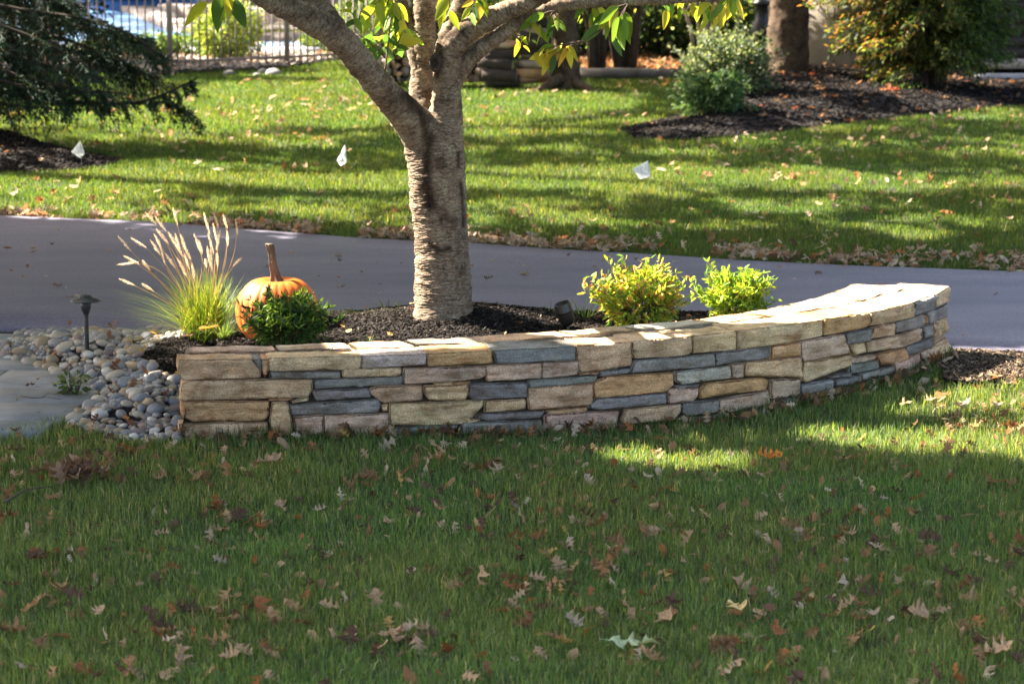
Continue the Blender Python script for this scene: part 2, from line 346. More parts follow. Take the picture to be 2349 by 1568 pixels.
def bedz(x, y):
    fx = np.interp(x, FQ[:, 0], FQ[:, 1]); d = np.clip(y-fx, 0, 5)
    left = sst(-2.3, -.9, x)
    z = .13 + .16*left
    z = z*sst(.0, .75, d+.75*sst(-2.0, -1.5, x))
    z = z + .09*sst(-1.8, -1.5, x)*(1-sst(.25, .75, d))*(1-.55*left)
    z = z*(1-.72*sst(15.75, 16.8, y))
    z = np.where(x > 1.6, z*(1-.4*sst(1.6, 2.3, x)), z)
    z = z + .11*np.exp(-((x+.30)/.60)**2-((y-15.45)/.42)**2)
    z = np.where(x < -1.7, z*sst(-.02, .45, edged(PEBP, x, y)), z)
    return z + .006*noise(np.stack([x, y, 0*x], -1), 9)

# ------------------------------------------------------------------ ground, driveway, path
def gridmesh(x0, x1, nx, y0, y1, ny, zf, mask=None):
    xs = np.linspace(x0, x1, nx); ys = np.linspace(y0, y1, ny); X, Y = np.meshgrid(xs, ys); Z = zf(X, Y)
    V = np.stack([X, Y, Z], -1).reshape(-1, 3); i = np.arange(ny-1)[:, None]*nx+np.arange(nx-1)[None]
    F = np.stack([i, i+1, i+nx+1, i+nx], -1).reshape(-1, 4)
    if mask is not None:
        c = V[F].mean(1); F = F[mask(c[:, 0], c[:, 1])]
    return V, F
DFAR = np.array([onz(x, y)[:2] for x, y in [(-700, 478), (-300, 488), (0, 500), (330, 513), (560, 530), (830, 552), (1080, 563), (1290, 578), (1500, 590), (1700, 603), (1900, 613), (2349, 630), (3000, 652)]])
DNEAR = np.array([onz(x, y)[:2] for x, y in [(-700, 752), (0, 760), (70, 760), (400, 772), (1200, 795), (2180, 807), (2349, 813), (3000, 838)]])
def dfar(x): return np.interp(x, DFAR[:, 0], DFAR[:, 1])
def dnear(x): return np.interp(x, DNEAR[:, 0], DNEAR[:, 1])
xs = np.concatenate([[-60, -30, -12], np.arange(-8, 16.1, .25), [30, 60]]); ys = np.concatenate([[-30, -5, 5], np.arange(8, 20.1, .2), np.arange(21, 61), [90, 150, 260]])
X, Y = np.meshgrid(xs, ys); V = np.stack([X, Y, gz(X, Y)-.012], -1).reshape(-1, 3); nx = len(xs); ny = len(ys)
i = np.arange(ny-1)[:, None]*nx+np.arange(nx-1)[None]; F = np.stack([i, i+1, i+nx+1, i+nx], -1).reshape(-1, 4)
tag(ob('ground', mesh_np('ground', V, F, mat=M_soil, smooth=True)), kind='structure')
xs = np.linspace(DFAR[0, 0], DFAR[-1, 0], 160); rows = []
for k in np.linspace(0, 1, 9): rows.append(np.stack([xs, dnear(xs)*(1-k)+dfar(xs)*k, np.full(160, .022)+.006*np.sin(np.pi*k)], 1))
rows = [np.stack([xs, dnear(xs)-.005, np.full(160, -.06)], 1)] + rows + [np.stack([xs, dfar(xs)+.01, np.full(160, -.06)], 1)]
V = np.concatenate(rows); i = np.arange(len(rows)-1)[:, None]*160+np.arange(159)[None]; F = np.stack([i, i+1, i+161, i+160], -1).reshape(-1, 4)
tag(ob('driveway', mesh_np('driveway', V, F, mat=M_asph, smooth=True)), kind='structure')

PEB = [(60, 757), (0, 800), (-10, 822), (44, 839), (135, 865), (212, 912), (222, 934), (146, 960), (150, 975), (300, 1012), (418, 1014)]
PEBP = [onz(x, y)[:2] for x, y in PEB]; PEBP = np.array(PEBP + [(-1.66, 13.8), (-1.62, 14.6), (-1.5, 15.4), (-1.6, 16.85), (-2.3, 16.9)])
PATH = [(-900, 762), (0, 762), (75, 763), (90, 800), (160, 850), (250, 905), (240, 950), (135, 966), (0, 994), (-900, 1140)]
PATHP = np.array([onz(x, y)[:2] for x, y in PATH])
BACKBED = [(1420, 296), (1450, 320), (1560, 327), (1700, 314), (1900, 288), (2100, 266), (2349, 243), (2900, 215), (2900, 176), (1850, 176), (1700, 190), (1560, 262)]
BACKP = np.array([onz(x, y)[:2] for x, y in BACKBED])
LBED = np.array([onz(x, y)[:2] for x, y in [(-700, 300), (0, 316), (90, 325), (180, 348), (290, 366), (250, 380), (120, 394), (0, 398), (-700, 400)]])
RBED = np.array([onz(x, y)[:2] for x, y in [(2168, 808), (2349, 815), (2560, 824), (2560, 872), (2349, 874), (2290, 880), (2215, 884), (2165, 872), (2160, 835)]])
FARBED = np.array([onz(x, y)[:2] for x, y in [(-900, 168), (300, 170), (391, 171), (559, 165), (659, 156), (760, 142), (860, 130), (860, 100), (560, 104), (-900, 100)]])
LEAFBED = np.array([onz(x, y)[:2] for x, y in [(1200, 182), (1560, 176), (1760, 190), (1760, 120), (1200, 110)]])
fl = FQ[0]
def bedmask(x, y):
    fx = np.interp(x, FQ[:, 0], FQ[:, 1]); return (y < dnear(x)+.0) & (x > -3.6) & (x < 2.45) & (((x > -1.66) & (y > fx+.12)) | inpoly(x, y, PEBP))
def lawnmask(x, y):
    m = ~((y > dnear(x)-.03) & (y < dfar(x)+.02)); m &= ~bedmask(x, y); m &= ~inpoly(x, y, PATHP); m &= ~inpoly(x, y, PEBP)
    m &= ~wallin(x, y); m &= ~((x > -1.7) & (x < 2.6) & (y > np.interp(x, FQ[:, 0], FQ[:, 1])-.02) & (y < dnear(x)))
    m &= ~((y < dnear(x)) & (y > 15.75)); m &= ~((x < -2.0) & (y > 14.6) & (y < dnear(x)+.1))
    for P in (BACKP, LBED, RBED, FARBED, LEAFBED): m &= ~inpoly(x, y, P)
    return m
V, F = gridmesh(-3.6, 2.5, 160, 13.2, 17.2, 110, lambda x, y: bedz(x, y), bedmask)
tag(ob('planting_bed', mesh_np('planting_bed', V, F, mat=M_mulchbase, smooth=True)), kind='structure')
def backz(x, y): return -.005 + (.06 + .22*np.exp(-((x-3.3)/1.9)**2-((y-33.2)/3.0)**2))*sst(0, .8, edged(BACKP, x, y))
def leftz(x, y): return -.005 + (.04+.12*np.exp(-((x+5.5)/1.5)**2-((y-27.3)/1.6)**2))*sst(0, .5, edged(LBED, x, y))
def pbed(P, name, zf, n=60):
    x0, y0 = P.min(0); x1, y1 = P.max(0); x0 = max(x0, -9); x1 = min(x1, 14)
    V, F = gridmesh(x0, x1, n, y0, y1, n, zf, lambda x, y: inpoly(x, y, P)); tag(ob(name, mesh_np(name, V, F, mat=M_mulchbase, smooth=True)), kind='structure')
pbed(BACKP, 'mulch_bed', backz, 90); pbed(LBED, 'mulch_bed', leftz, 60)
pbed(RBED, 'mulch_bed', lambda x, y: -.012+gz(x, y)+.01*noise(np.stack([x, y, 0*x], -1), 3), 50)
pbed(FARBED, 'gravel_bed', lambda x, y: .03+0*x, 60); pbed(LEAFBED, 'leaf_bed', lambda x, y: .06+0*x, 40)
# bluestone paving, each slab bevelled, one pattern in one mesh
mb = MB(); ang = math.radians(-7); R = Matrix.Rotation(ang, 3, 'Z'); rows_y = 13.2; y = 12.4; r = 0
c0 = np.array([-2.2, 14.0, 0])
sl = MB()
for r in range(12):
    hgt = [.30, .45, .38, .52][r % 4]; y0 = -1.9 + sum([.30, .45, .38, .52][q % 4] for q in range(r)); xx = -8.0 + (.37*r % .5)
    while xx < 1.2:
        wd = [.62, .9, .48, .75][int(vhash(np.array(r), np.array(int(xx*10)), np.array(3))*3.99)]
        cen = np.array(R @ Vector((xx+wd/2, y0+hgt/2, 0))) + c0
        if inpoly(cen[0], cen[1], PATHP) :
            g = .007; zt = .024 + .002*random.random()
            a = np.array([(xx+g, y0+g), (xx+wd-g, y0+g), (xx+wd-g, y0+hgt-g), (xx+g, y0+hgt-g)]); b = a + np.array([(.006, .006), (-.006, .006), (-.006, -.006), (.006, -.006)])
            V = np.concatenate([np.c_[a, np.full(4, -.03)], np.c_[a, np.full(4, zt-.006)], np.c_[b, np.full(4, zt)]]) @ np.array(R).T + c0
            Fq = [(8, 9, 10, 11)] + [(q, (q+1) % 4, 4+(q+1) % 4, 4+q) for q in range(4)] + [(4+q, 4+(q+1) % 4, 8+(q+1) % 4, 8+q) for q in range(4)]
            sl.add(V, Fq)
        xx += wd
tag(ob('stone_path', sl.mesh('stone_path', M_paver)), kind='structure')
V = np.c_[PATHP, np.full(len(PATHP), .002)]; me = bpy.data.meshes.new('path_base'); me.from_pydata(V.tolist(), [], [list(range(len(V)))]); me.materials.append(M_joint)
tag(ob('path_base', me), kind='structure')
# ------------------------------------------------------------------ the dry-stacked wall: every stone traced
def A_(x, y): return ((600+x/1.807)/1.7437, (1300+y/1.807)/1.7437)
def B_(x, y): return ((1700+x/1.9575)/1.7437, (1000+y/1.9575)/1.7437)
def C_(x, y): return ((2896+x/1.9575)/1.7437, (1000+y/1.9575)/1.7437)
T, O, P, G, L = 'T', 'O', 'P', 'G', 'L'
SCOL = dict(T=(.645, .45, .265), O=(.60, .36, .185), P=(.61, .425, .305), G=(.285, .262, .238), L=(.55, .465, .375))
SNAME = dict(T='tan', O='rusty ochre', P='pinkish tan', G='blue-grey', L='pale grey-green')
caps = """T A205,250 A740,245 A800,330 A795,380 A240,395 A203,330
G A748,250 A803,245 A803,320 A790,330
O A810,245 A850,245 A855,340 A827,380 A810,330
T A857,235 A1525,232 A1520,305 A1480,320 A860,332
L A1532,228 A1995,213 A2000,285 A1530,308
O B8,815 B520,785 B525,885 B30,908 B10,880
G B530,785 B1180,755 B1185,860 B560,888
T B1188,740 B1615,716 B1618,900 B1460,930 B1210,958 B1205,870 B1190,860
T B1622,712 B2090,682 B2085,800 B2050,822 B1630,848
T B2095,669 C95,640 C95,778 B2095,808
T C100,630 C768,543 C770,670 C500,725 C110,778
O C775,537 C1130,503 C1135,590 C1100,610 C780,668
T C1135,497 C1483,415 C1488,525 C1190,585 C1140,590
G C1488,410 C1655,350 C1660,455 C1495,512
T C1662,345 C1762,285 C1765,400 C1664,445"""
faces = """G A865,337 A1370,335 A1375,383 A870,385
T A1395,315 A1815,308 A1815,350 A1780,370 A1395,376
P A1835,315 B475,908 B478,980 B430,1003 B200,1030 A1838,425
P B485,905 B912,885 B915,1000 B485,1025
P B920,880 B1203,868 B1198,975 B922,1000
O B1200,962 B1360,958 B1340,972 B1200,978
G B1362,948 B1608,928 B1600,962 B1365,990
G B1615,930 B1650,865 B2265,810 B2275,905 B1615,962
G B2270,810 C365,745 C355,845 C0,890 B2280,905
T A230,420 A300,400 A1175,392 A1170,480 A1140,522 A220,543
G A1185,395 A1830,367 A1825,425 A1190,460
G A1168,470 A1580,458 A1600,520 A1200,542
T A1595,460 A1640,445 A1965,432 A1968,540 A1690,562 A1600,500
T A1980,440 B335,1050 B340,1105 B310,1172 B30,1172 A1985,490
G B345,1050 B800,1040 B800,1150 B370,1168 B345,1140
G B808,1025 B830,1015 B1350,980 B1330,1030 B815,1078
T B808,1080 B1312,1042 B1318,1180 B1300,1215 B815,1252
O B1318,1040 B1420,990 B1945,960 B1945,1060 B1880,1110 B1325,1158
L B1965,955 C48,908 C52,1000 B2020,1050 B1965,1030
G B1955,1065 B2150,1048 B2130,1068 B1990,1085
O C368,750 C595,720 C600,825 C362,850
P C600,718 C945,660 C985,800 C970,808 C610,875
G C950,652 C1165,610 C1150,713 C965,730
T C1168,608 C1335,570 C1338,663 C1155,690
G C1342,567 C1552,500 C1563,598 C1350,645
O C1556,498 C1590,522 C1595,573 C1567,580
G C1580,490 C1750,415 C1750,515 C1640,572 C1600,578
P C50,890 C155,887 C150,998 C60,1003
T C165,880 C590,835 C605,995 C330,988 C155,982
T C612,880 C960,830 C995,815 C990,900 C650,1030 C607,1022
T C970,740 C1100,722 C1110,800 C1010,825 C985,790
T C1103,720 C1400,662 C1530,605 C1545,700 C1420,753 C1115,800
P C1000,840 C1130,828 C1130,868 C1000,885
P C1134,825 C1190,820 C1182,853 C1135,866
O C1195,820 C1420,765 C1420,862 C1290,898 C1215,893
G C1545,600 C1635,577 C1633,670 C1560,693
G C1427,757 C1640,675 C1645,745 C1540,790 C1430,828
T C1640,560 C1745,520 C1755,620 C1720,665 C1655,713
T C1640,735 C1735,680 C1768,755 C1745,830 C1650,853 C1625,840
P C1530,800 C1625,762 C1618,830 C1540,858
P C1340,880 C1525,805 C1530,868 C1480,918 C1350,958
G C990,895 C1210,862 C1213,922 C1010,963 C985,955
G C832,987 C1000,955 C1000,983 C835,1003
G C1075,965 C1330,912 C1335,958 C1090,1018
G C865,1020 C1075,982 C1080,1038 C880,1066
G C600,1062 C855,1012 C855,1083 C600,1138
T C667,1140 C935,1072 C938,1158 C700,1213 C665,1200
G C942,1078 C1075,1046 C1078,1078 C950,1103
G C1090,1036 C1200,1014 C1220,1055 C1100,1088
G C1210,1012 C1363,970 C1363,1033 C1235,1058
G C945,1120 C1085,1087 C1098,1133 C950,1158
G C1100,1100 C1363,1048 C1363,1095 C1180,1143 C1130,1138
P C1370,975 C1490,925 C1503,1043 C1375,1088
G C1495,915 C1650,852 C1663,938 C1600,983 C1505,988
G C1665,870 C1728,848 C1722,913 C1670,938
G C1507,995 C1638,945 C1628,980 C1530,1043
P C880,1190 C1125,1137 C1120,1180 C900,1213
G C650,1217 C860,1190 C870,1228 C650,1268
T C1130,1152 C1400,1097 C1400,1130 C1140,1178
O B2150,1110 B2200,1045 C300,1000 C350,1015 C330,1093 C0,1128 B2160,1162
P C362,1015 C590,1007 C595,1118 C560,1145 C370,1163
P B2312,1175 C350,1098 C360,1213 C0,1273 B2305,1278
G C362,1177 C658,1147 C640,1183 C360,1218
G C330,1230 C650,1187 C640,1233 C345,1278
G C135,1270 C320,1235 C325,1318 C180,1348 C135,1320
G B2070,1360 B2110,1312 C100,1274 C103,1318 C60,1352 B2110,1402
P B1900,1090 B2140,1077 B2130,1140 B2100,1180 B1915,1198
G B1290,1200 B1340,1162 B1890,1120 B1890,1198 B1380,1250 B1287,1235
G B2012,1200 B2305,1174 B2290,1270 B2050,1296 B2012,1260
T B1545,1340 B1580,1247 B2003,1207 B2000,1270 B1950,1328 B1560,1360
P B1995,1330 B2030,1312 B2105,1315 B2080,1345 B2010,1352
P B937,1300 B970,1285 B1520,1254 B1500,1400 B1400,1430 B980,1455 B950,1400
O B950,1257 B1275,1230 B1255,1265 B960,1280
G B390,1310 B430,1282 B940,1257 B910,1308 B500,1336
G B277,1400 B300,1350 B915,1332 B915,1395 B850,1425 B287,1435
T B325,1327 B440,1324 B400,1345 B325,1355
T B470,1182 B785,1170 B785,1240 B700,1256 B460,1270
T A1735,570 B458,1177 B460,1210 B400,1278 B330,1350 A2200,718 A1735,720
G A1742,740 A2225,720 A2200,790 A1762,812
P A1035,665 A1250,652 A1250,800 A1072,828
P A1255,651 A1725,640 A1728,818 A1256,803
T A1677,580 A1723,573 A1720,620 A1682,618
G A1012,580 A1655,534 A1668,580 A1655,630 A1022,650
T A880,562 A998,562 A1028,720 A1028,795 A897,795 A867,700
O A225,552 A862,552 A853,650 A820,688 A300,695 A225,660
T A212,712 A848,704 A848,770 A800,798 A222,816 A212,780
G A232,827 A523,822 A518,850 A240,850
G A537,815 A1033,807 A1043,850 A542,865
O A870,532 A1040,527 A1000,545 A862,545
T A1022,552 A1143,522 A1138,545 A1032,565
O A2195,415 A2320,412 A2290,430 A2200,428
T A2050,420 A2190,412 A2180,430 A2060,432
P B520,1450 B900,1438 B900,1478 B520,1490"""
def parse(t):
    k, *pts = t.split(); q = []
    for p in pts:
        a, b = p[1:].split(','); q.append({'A': A_, 'B': B_, 'C': C_}[p[0]](float(a), float(b)))
    return k, np.array([face(*v) for v in q])
def stone_mesh(poly, depth, seed, prot=.012, cap=False):
    c = poly.mean(0); n = len(poly); pts = []
    size = poly.max(0)-poly.min(0); shr = -.0028
    # cut corners a little, subdivide, roughen
    P = []
    for i in range(n):
        a, b, d = poly[i-1], poly[i], poly[(i+1) % n]; r = min(.0055, .15*min(np.linalg.norm(a-b), np.linalg.norm(d-b)))
        u = (a-b)/np.linalg.norm(a-b); v = (d-b)/np.linalg.norm(d-b); P += [b+u*r, b+(u+v)*r*.28, b+v*r]
    P = np.array(P)
    for i in range(len(P)):
        a, b = P[i], P[(i+1) % len(P)]; k = max(1, int(np.linalg.norm(b-a)/.011))
        for q in range(k): pts.append(a+(b-a)*q/k)
    pts = np.array(pts); m = len(pts)
    dirs = pts-c; dirs = dirs/np.maximum(np.linalg.norm(dirs, axis=1)[:, None], 1e-6)
    q3 = np.c_[pts, np.full(m, seed*.71)]
    nz = .0035*noise(q3, 22, 1)+.0022*noise(q3, 60, 2); pts = pts + dirs*(nz-shr)[:, None]
    rings = []; offs = []
    dl = [-depth] + ([-depth*f for f in (.88, .75, .62, .5, .38, .26, .14)] if cap else [-.06]) + [-.018, -.003]
    for d in dl: rings.append(pts.copy()); offs.append(np.full(m, d))
    inn = pts-dirs*.0035*(1+.5*noise(q3, 30, 8))[:, None]; rings.append(inn); offs.append(np.full(m, 0.0))
    R = np.array(rings); Of = np.array(offs); nr = len(R)
    g = .0085; gx, gy = np.meshgrid(np.arange(inn[:, 0].min(), inn[:, 0].max(), g), np.arange(inn[:, 1].min(), inn[:, 1].max(), g))
    gp = np.stack([gx.ravel(), gy.ravel()], 1)+(RNG.random((gx.size, 2))-.5)*g*.6
    dm = np.sqrt(((gp[:, None]-inn[None])**2).sum(-1)).min(1); gp = gp[inpoly(gp[:, 0], gp[:, 1], inn) & (dm > g*.55)]; dm = np.sqrt(((gp[:, None]-inn[None])**2).sum(-1)).min(1) if len(gp) else np.zeros(0)
    q = np.c_[gp, np.full(len(gp), seed*.37)]; lv = sst(0, .009, dm)
    # split rock: sheared layers, low ridges and grain
    warp = .02*noise(q, 5, 9); lay = np.abs(noise(np.stack([q[:, 0]*5, (q[:, 1]+warp)*34, q[:, 2]], -1), 1, 11)); big = noise(q*np.array([1, 1.8, 1]), 7, 3); rid = 1-np.abs(noise(q*np.array([1, 1.6, 1]), 13, 4)); fine = noise(q, 60, 5)
    fac = np.abs(noise(q*np.array([1, 1.7, 1])+.6*warp[:, None]*8, 9, 14)); off = lv*(prot*(.55+1.0*big)+prot*2.0*(fac-.3)+prot*.8*(rid-.5)+.0065*lay)+.0020*fine
    from mathutils import geometry as mg
    allp = np.concatenate([inn, gp]); ed = [(i, (i+1) % m) for i in range(m)]
    rv, re, rf, ov, oe, of_ = mg.delaunay_2d_cdt([Vector(p) for p in allp], ed, [list(range(m))], 1, 1e-7)
    if len(rv) != len(allp): print('cdt', len(rv), len(allp))
    mp = [o[0] if o else 0 for o in ov]; F3 = np.array([[mp[v] for v in f] for f in rf if len(f) == 3])
    s = np.concatenate([R[..., 0].ravel(), gp[:, 0]]); z = np.concatenate([R[..., 1].ravel(), gp[:, 1]]); o = np.concatenate([Of.ravel(), off])
    xy = fpos(s, o)
    if cap:
        dd = np.clip(-o/.4, 0, 1); z = z + np.where(z > c[1], 1, -.2)*(.006*noise(np.c_[xy, 0*z], 9, 6)+.003*noise(np.c_[xy, 0*z], 35, 7))*(dd > .02)
        z = np.where(z > ZT+.012, ZT+.012+(z-ZT-.012)*.4, z)
    V = np.c_[xy, z]; ctr = (nr-1)*m; F3 = F3+ctr
    A3 = V[F3[:, 1]]-V[F3[:, 0]]; B3 = V[F3[:, 2]]-V[F3[:, 0]]; nn = np.cross(A3, B3).sum(0)
    if nn[1] > 0: F3 = F3[:, ::-1]
    i = np.arange(nr-1)[:, None]*m; j = np.arange(m)[None]; k = (j+1) % m
    F = np.stack([i+j, i+k, i+m+k, i+m+j], -1).reshape(-1, 4)
    return mesh_np('stone', V, [F, F3], mat=M_stone, smooth=False)
wall = thing('stone_wall', 'low curved garden wall of stacked tan, pinkish and blue-grey stone around the tree bed', 'wall', (0, 14.3, 0))
W0 = np.array([0, 14.3, 0])
def wob(name, me, col=None, label=None):
    me.transform(Matrix.Translation(-Vector(W0))); o = ob(name, me, wall)
    if col: o.color = (*col, 1)
    if label: o['label'] = label
    return o
def scol(k, v=.12):
    c = np.array(SCOL[k])*(1+v*(random.random()*2-1)); c *= 1+.05*(np.array([random.random() for _ in range(3)])*2-1); return tuple(c)
for i, t in enumerate(caps.split('\n')):
    k, p = parse(t); 
    p[p[:, 1] > ZT-.035, 1] = np.clip(p[p[:, 1] > ZT-.035, 1], ZT-.01, ZT+.008)
    dp = (.16+.1*vhash(np.array(i), np.array(5), np.array(9)) if i > 3 else .15) if i < 12 else .31
    wob('cap_stone', stone_mesh(p, float(dp), i+200, .010, True), tuple(min(.8, c*1.0) for c in scol(k)))
for i, t in enumerate(faces.split('\n')):
    k, p = parse(t); wob('stone', stone_mesh(p, .10, i+1, .0135 if k != 'G' else .010), scol(k))
# rear row of caps
def rear_cap(s0, s1, d0, kk, seed):
    """block between fraction s0..s1 of the back edge, reaching d0 towards the front edge"""
    n, m = 14, 8; V = []
    for a in range(n):
        f = s0+(s1-s0)*a/(n-1); b = np.array([np.interp(f*BS[-1], BS, BQ[:, 0]), np.interp(f*BS[-1], BS, BQ[:, 1])])
        q = np.array([np.interp(f*FL, FS, FQ[:, 0]), np.interp(f*FL, FS, FQ[:, 1])])
        for c in range(m):
            g = c/(m-1)*d0; V.append(np.r_[b+(q-b)*g, 0])
    V = np.array(V); e = np.zeros((n, m), bool); e[0] = e[-1] = True; e[:, 0] = e[:, -1] = True; e = e.ravel()
    V[:, :2] += .007*np.stack([noise(V+seed, 12, 1), noise(V+seed, 12, 2)], 1)*e[:, None]
    cen = V[:, :2].mean(0); V[e, :2] += (cen-V[e, :2])*.012
    top = V.copy(); top[:, 2] = ZT+.004+.006*noise(V+seed, 9, 3)+.003*noise(V, 40, 4) - .006*e
    i = np.arange(n-1)[:, None]*m+np.arange(m-1)[None]; F = np.stack([i, i+m, i+m+1, i+1], -1).reshape(-1, 4)
    ring = [a*m for a in range(n)] + [(n-1)*m+c for c in range(1, m)] + [a*m+m-1 for a in range(n-2, -1, -1)] + [c for c in range(m-2, 0, -1)]
    low = top[ring].copy(); low[:, 2] = ZT-.10; b = len(top); r = len(ring)
    F2 = np.array([(ring[q], ring[(q+1) % r], b+(q+1) % r, b+q) for q in range(r)])
    wob('cap_stone', mesh_np('cap', np.concatenate([top, low]), [F, F2], mat=M_stone, smooth=False), tuple(min(.8, c*1.1) for c in scol(kk)))
for s0, s1, d0, kk in [(0, .10, .42, P), (.103, .185, .40, P), (.19, .255, .46, T), (.258, .33, .40, G), (.333, .45, .42, T), (.453, .53, .36, T), (.533, .64, .40, L), (.643, .72, .40, O), (.723, .80, .44, T), (.803, .87, .5, L), (.873, .935, .52, T), (.938, 1.0, .60, T)]:
    rear_cap(s0, s1, d0, kk, s0*50)
# mortar bed and dark core
def ribbon(o0, zb, zt, name, mat, rear=.97):
    n = 120; V = []
    for a in range(n):
        f = a/(n-1); f = .006+f*.985; b = np.array([np.interp(f*BS[-1], BS, BQ[:, 0]), np.interp(f*BS[-1], BS, BQ[:, 1])]); q = fpos(f*FL, -o0)
        b = q+(b-q)*rear; V += [(q[0], q[1], zb), (q[0], q[1], zt), (b[0], b[1], zt), (b[0], b[1], zb)]
    V = np.array(V); F = []
    for a in range(n-1):
        for c in range(4): F.append((a*4+c, a*4+(c+1) % 4, a*4+4+(c+1) % 4, a*4+4+c))
    F += [(0, 3, 2, 1), ((n-1)*4, (n-1)*4+1, (n-1)*4+2, (n-1)*4+3)]
    wob(name, mesh_np(name, V, np.array(F), mat=mat))
ribbon(.030, -.2, ZT-.10, 'core', M_core, .93); ribbon(.075, ZT-.097, ZT-.024, 'mortar_bed', M_mortar, .94)

# ------------------------------------------------------------------ chips, gravel, grass (stuff)
def scatter(P, n, mask):
    """random points in the bounding box of P kept by mask"""
    P = np.asarray(P); lo = P.min(0); hi = P.max(0); q = lo+RNG.random((n, 2))*(hi-lo); return q[mask(q[:, 0], q[:, 1])]
def chips(xy, zf, smin, smax, pal, name, label, wts=None):
    n = len(xy); z = zf(xy[:, 0], xy[:, 1]); L = smin+(smax-smin)*RNG.random(n)**1.6; W = L*(.22+.25*RNG.random(n)); H = L*.12
    az = RNG.random(n)*6.283; tl = (RNG.random(n)-.35)*.9
    D = np.stack([np.cos(az)*np.cos(tl), np.sin(az)*np.cos(tl), np.sin(tl)], 1); S = norm(np.cross(D, np.array([[0, 0, 1.]])+.5*rand_dirs(n))); U = np.cross(S, D)
    c = np.c_[xy, z+.006+.010*RNG.random(n)]; V = []
    for a, b, h in ((-1, -1, -1), (1, -.6, -1), (1, .6, -1), (-1, 1, -1), (-1, -.8, 1), (1, -.5, 1), (1, .5, 1), (-1, .8, 1)):
        V.append(c+D*(L*.5*a)[:, None]+S*(W*.5*b)[:, None]+U*(H*.5*h)[:, None])
    V = np.stack(V, 1).reshape(-1, 3); b = np.arange(n)[:, None]*8
    F = np.concatenate([b+np.array([f]) for f in [(4, 5, 6, 7), (0, 1, 5, 4), (1, 2, 6, 5), (2, 3, 7, 6), (3, 0, 4, 7)]])
    tag(ob(name, mesh_np(name, V, F, np.repeat(pick(pal, n, .35, wts), 8, axis=0), M_chip)), label, None, None, 'stuff')
def pebin(x, y):
    nz = noise(np.stack([x, y, 0*x], -1), 3); return inpoly(x, y, PEBP) & ~((x > -2.10+.14*nz) & (y > 14.72+.1*nz) & (y < 15.8))
dk = [(.007, .005, .004), (.012, .009, .007), (.022, .016, .0125), (.042, .031, .024), (.085, .066, .052)]
xy = scatter([(-2.6, 13.8), (2.4, 16.9)], 80000, lambda x, y: bedmask(x, y) & ~pebin(x, y))
chips(xy, bedz, .012, .038, dk, 'mulch', 'black shredded bark mulch filling the bed behind the stone wall', (4, 4, 2.5, 1.4, .8))
xy = scatter(BACKP, 42000, lambda x, y: inpoly(x, y, BACKP) & (x < 8)); chips(xy, backz, .03, .08, dk[:4], 'mulch', 'dark mulch heaped under the big trunk at the back', (6, 4, 2, .4))
xy = scatter(LBED, 16000, lambda x, y: inpoly(x, y, LBED) & (x > -7)); chips(xy, leftz, .03, .08, dk[:4], 'mulch', 'dark mulch ring beneath the evergreen branches', (6, 4, 2, .4))
xy = scatter(RBED, 9000, lambda x, y: inpoly(x, y, RBED)); chips(xy, lambda x, y: .012+0*x, .015, .05, [(.02, .014, .010), (.055, .04, .028), (.11, .078, .05), (.17, .125, .085)], 'mulch', 'pale dry mulch and crumbs beyond the right end of the wall', (3, 2, 2, 1))
xy = scatter([(-8, 34), (0, 42)], 16000, lambda x, y: inpoly(x, y, FARBED)); chips(xy, lambda x, y: .04+.03*RNG.random(len(x)), .04, .11, [(.45, .38, .33), (.30, .26, .24), (.55, .45, .36), (.2, .16, .13)], 'gravel', 'pale pinkish gravel under and behind the pool fence')

gpal = [(.070, .125, .024), (.050, .098, .020), (.095, .155, .030), (.040, .078, .024), (.15, .18, .05), (.26, .20, .10)]
def lawn(y0, y1, dens, h0, h1, wd, label, xmul=1.22, pal=gpal, wts=(5, 5, 4, 3, 1.6, .5), extra=None):
    k = .19*xmul; hi = y1*k; n = int(dens*(y1-y0)*2*hi); x = (RNG.random(n)*2-1)*hi; y = y0+(y1-y0)*RNG.random(n)
    keep = (np.abs(x) < y*k+.2) & lawnmask(x, y) & (RNG.random(n) < (.62+.38*noise(np.stack([x, y, 0*x], -1), 4)+.25)); 
    if extra is not None: keep &= extra(x, y)
    x = x[keep]; y = y[keep]; n = len(x); cl = noise(np.stack([x, y, 0*x], -1), 1.3, 5); cs = noise(np.stack([x, y, 0*x], -1), 6, 8)
    H = (h0+(h1-h0)*RNG.random(n)**1.2)*(1+.28*cl+.25*cs); W = wd*(.6+.8*RNG.random(n))
    col = pick(pal, n, .28, wts); col = col*(1+.18*cs[:, None]); col[:, 0] *= 1+.25*cl; col = np.clip(col, .004, 1)
    V, F4, F3, c = blades(np.stack([x, y, gz(x, y)-.012], 1), H, W, col, .75)
    tag(ob('grass', mesh_np('grass', V, [F4, F3], c, M_grass)), label, None, None, 'stuff'); return n
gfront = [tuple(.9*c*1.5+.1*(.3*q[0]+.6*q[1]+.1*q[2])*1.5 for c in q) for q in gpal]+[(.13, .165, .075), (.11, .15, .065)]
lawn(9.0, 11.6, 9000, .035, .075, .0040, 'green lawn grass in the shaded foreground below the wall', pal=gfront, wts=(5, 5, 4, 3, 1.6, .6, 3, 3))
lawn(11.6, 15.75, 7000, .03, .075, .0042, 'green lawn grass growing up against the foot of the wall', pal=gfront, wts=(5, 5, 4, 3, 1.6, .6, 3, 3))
lawn(15.7, 26.5, 3300, .03, .065, .0058, 'green lawn grass just across the driveway')
lawn(26.5, 38.5, 1900, .035, .07, .0085, 'sunlit green lawn grass stretching back to the fence')
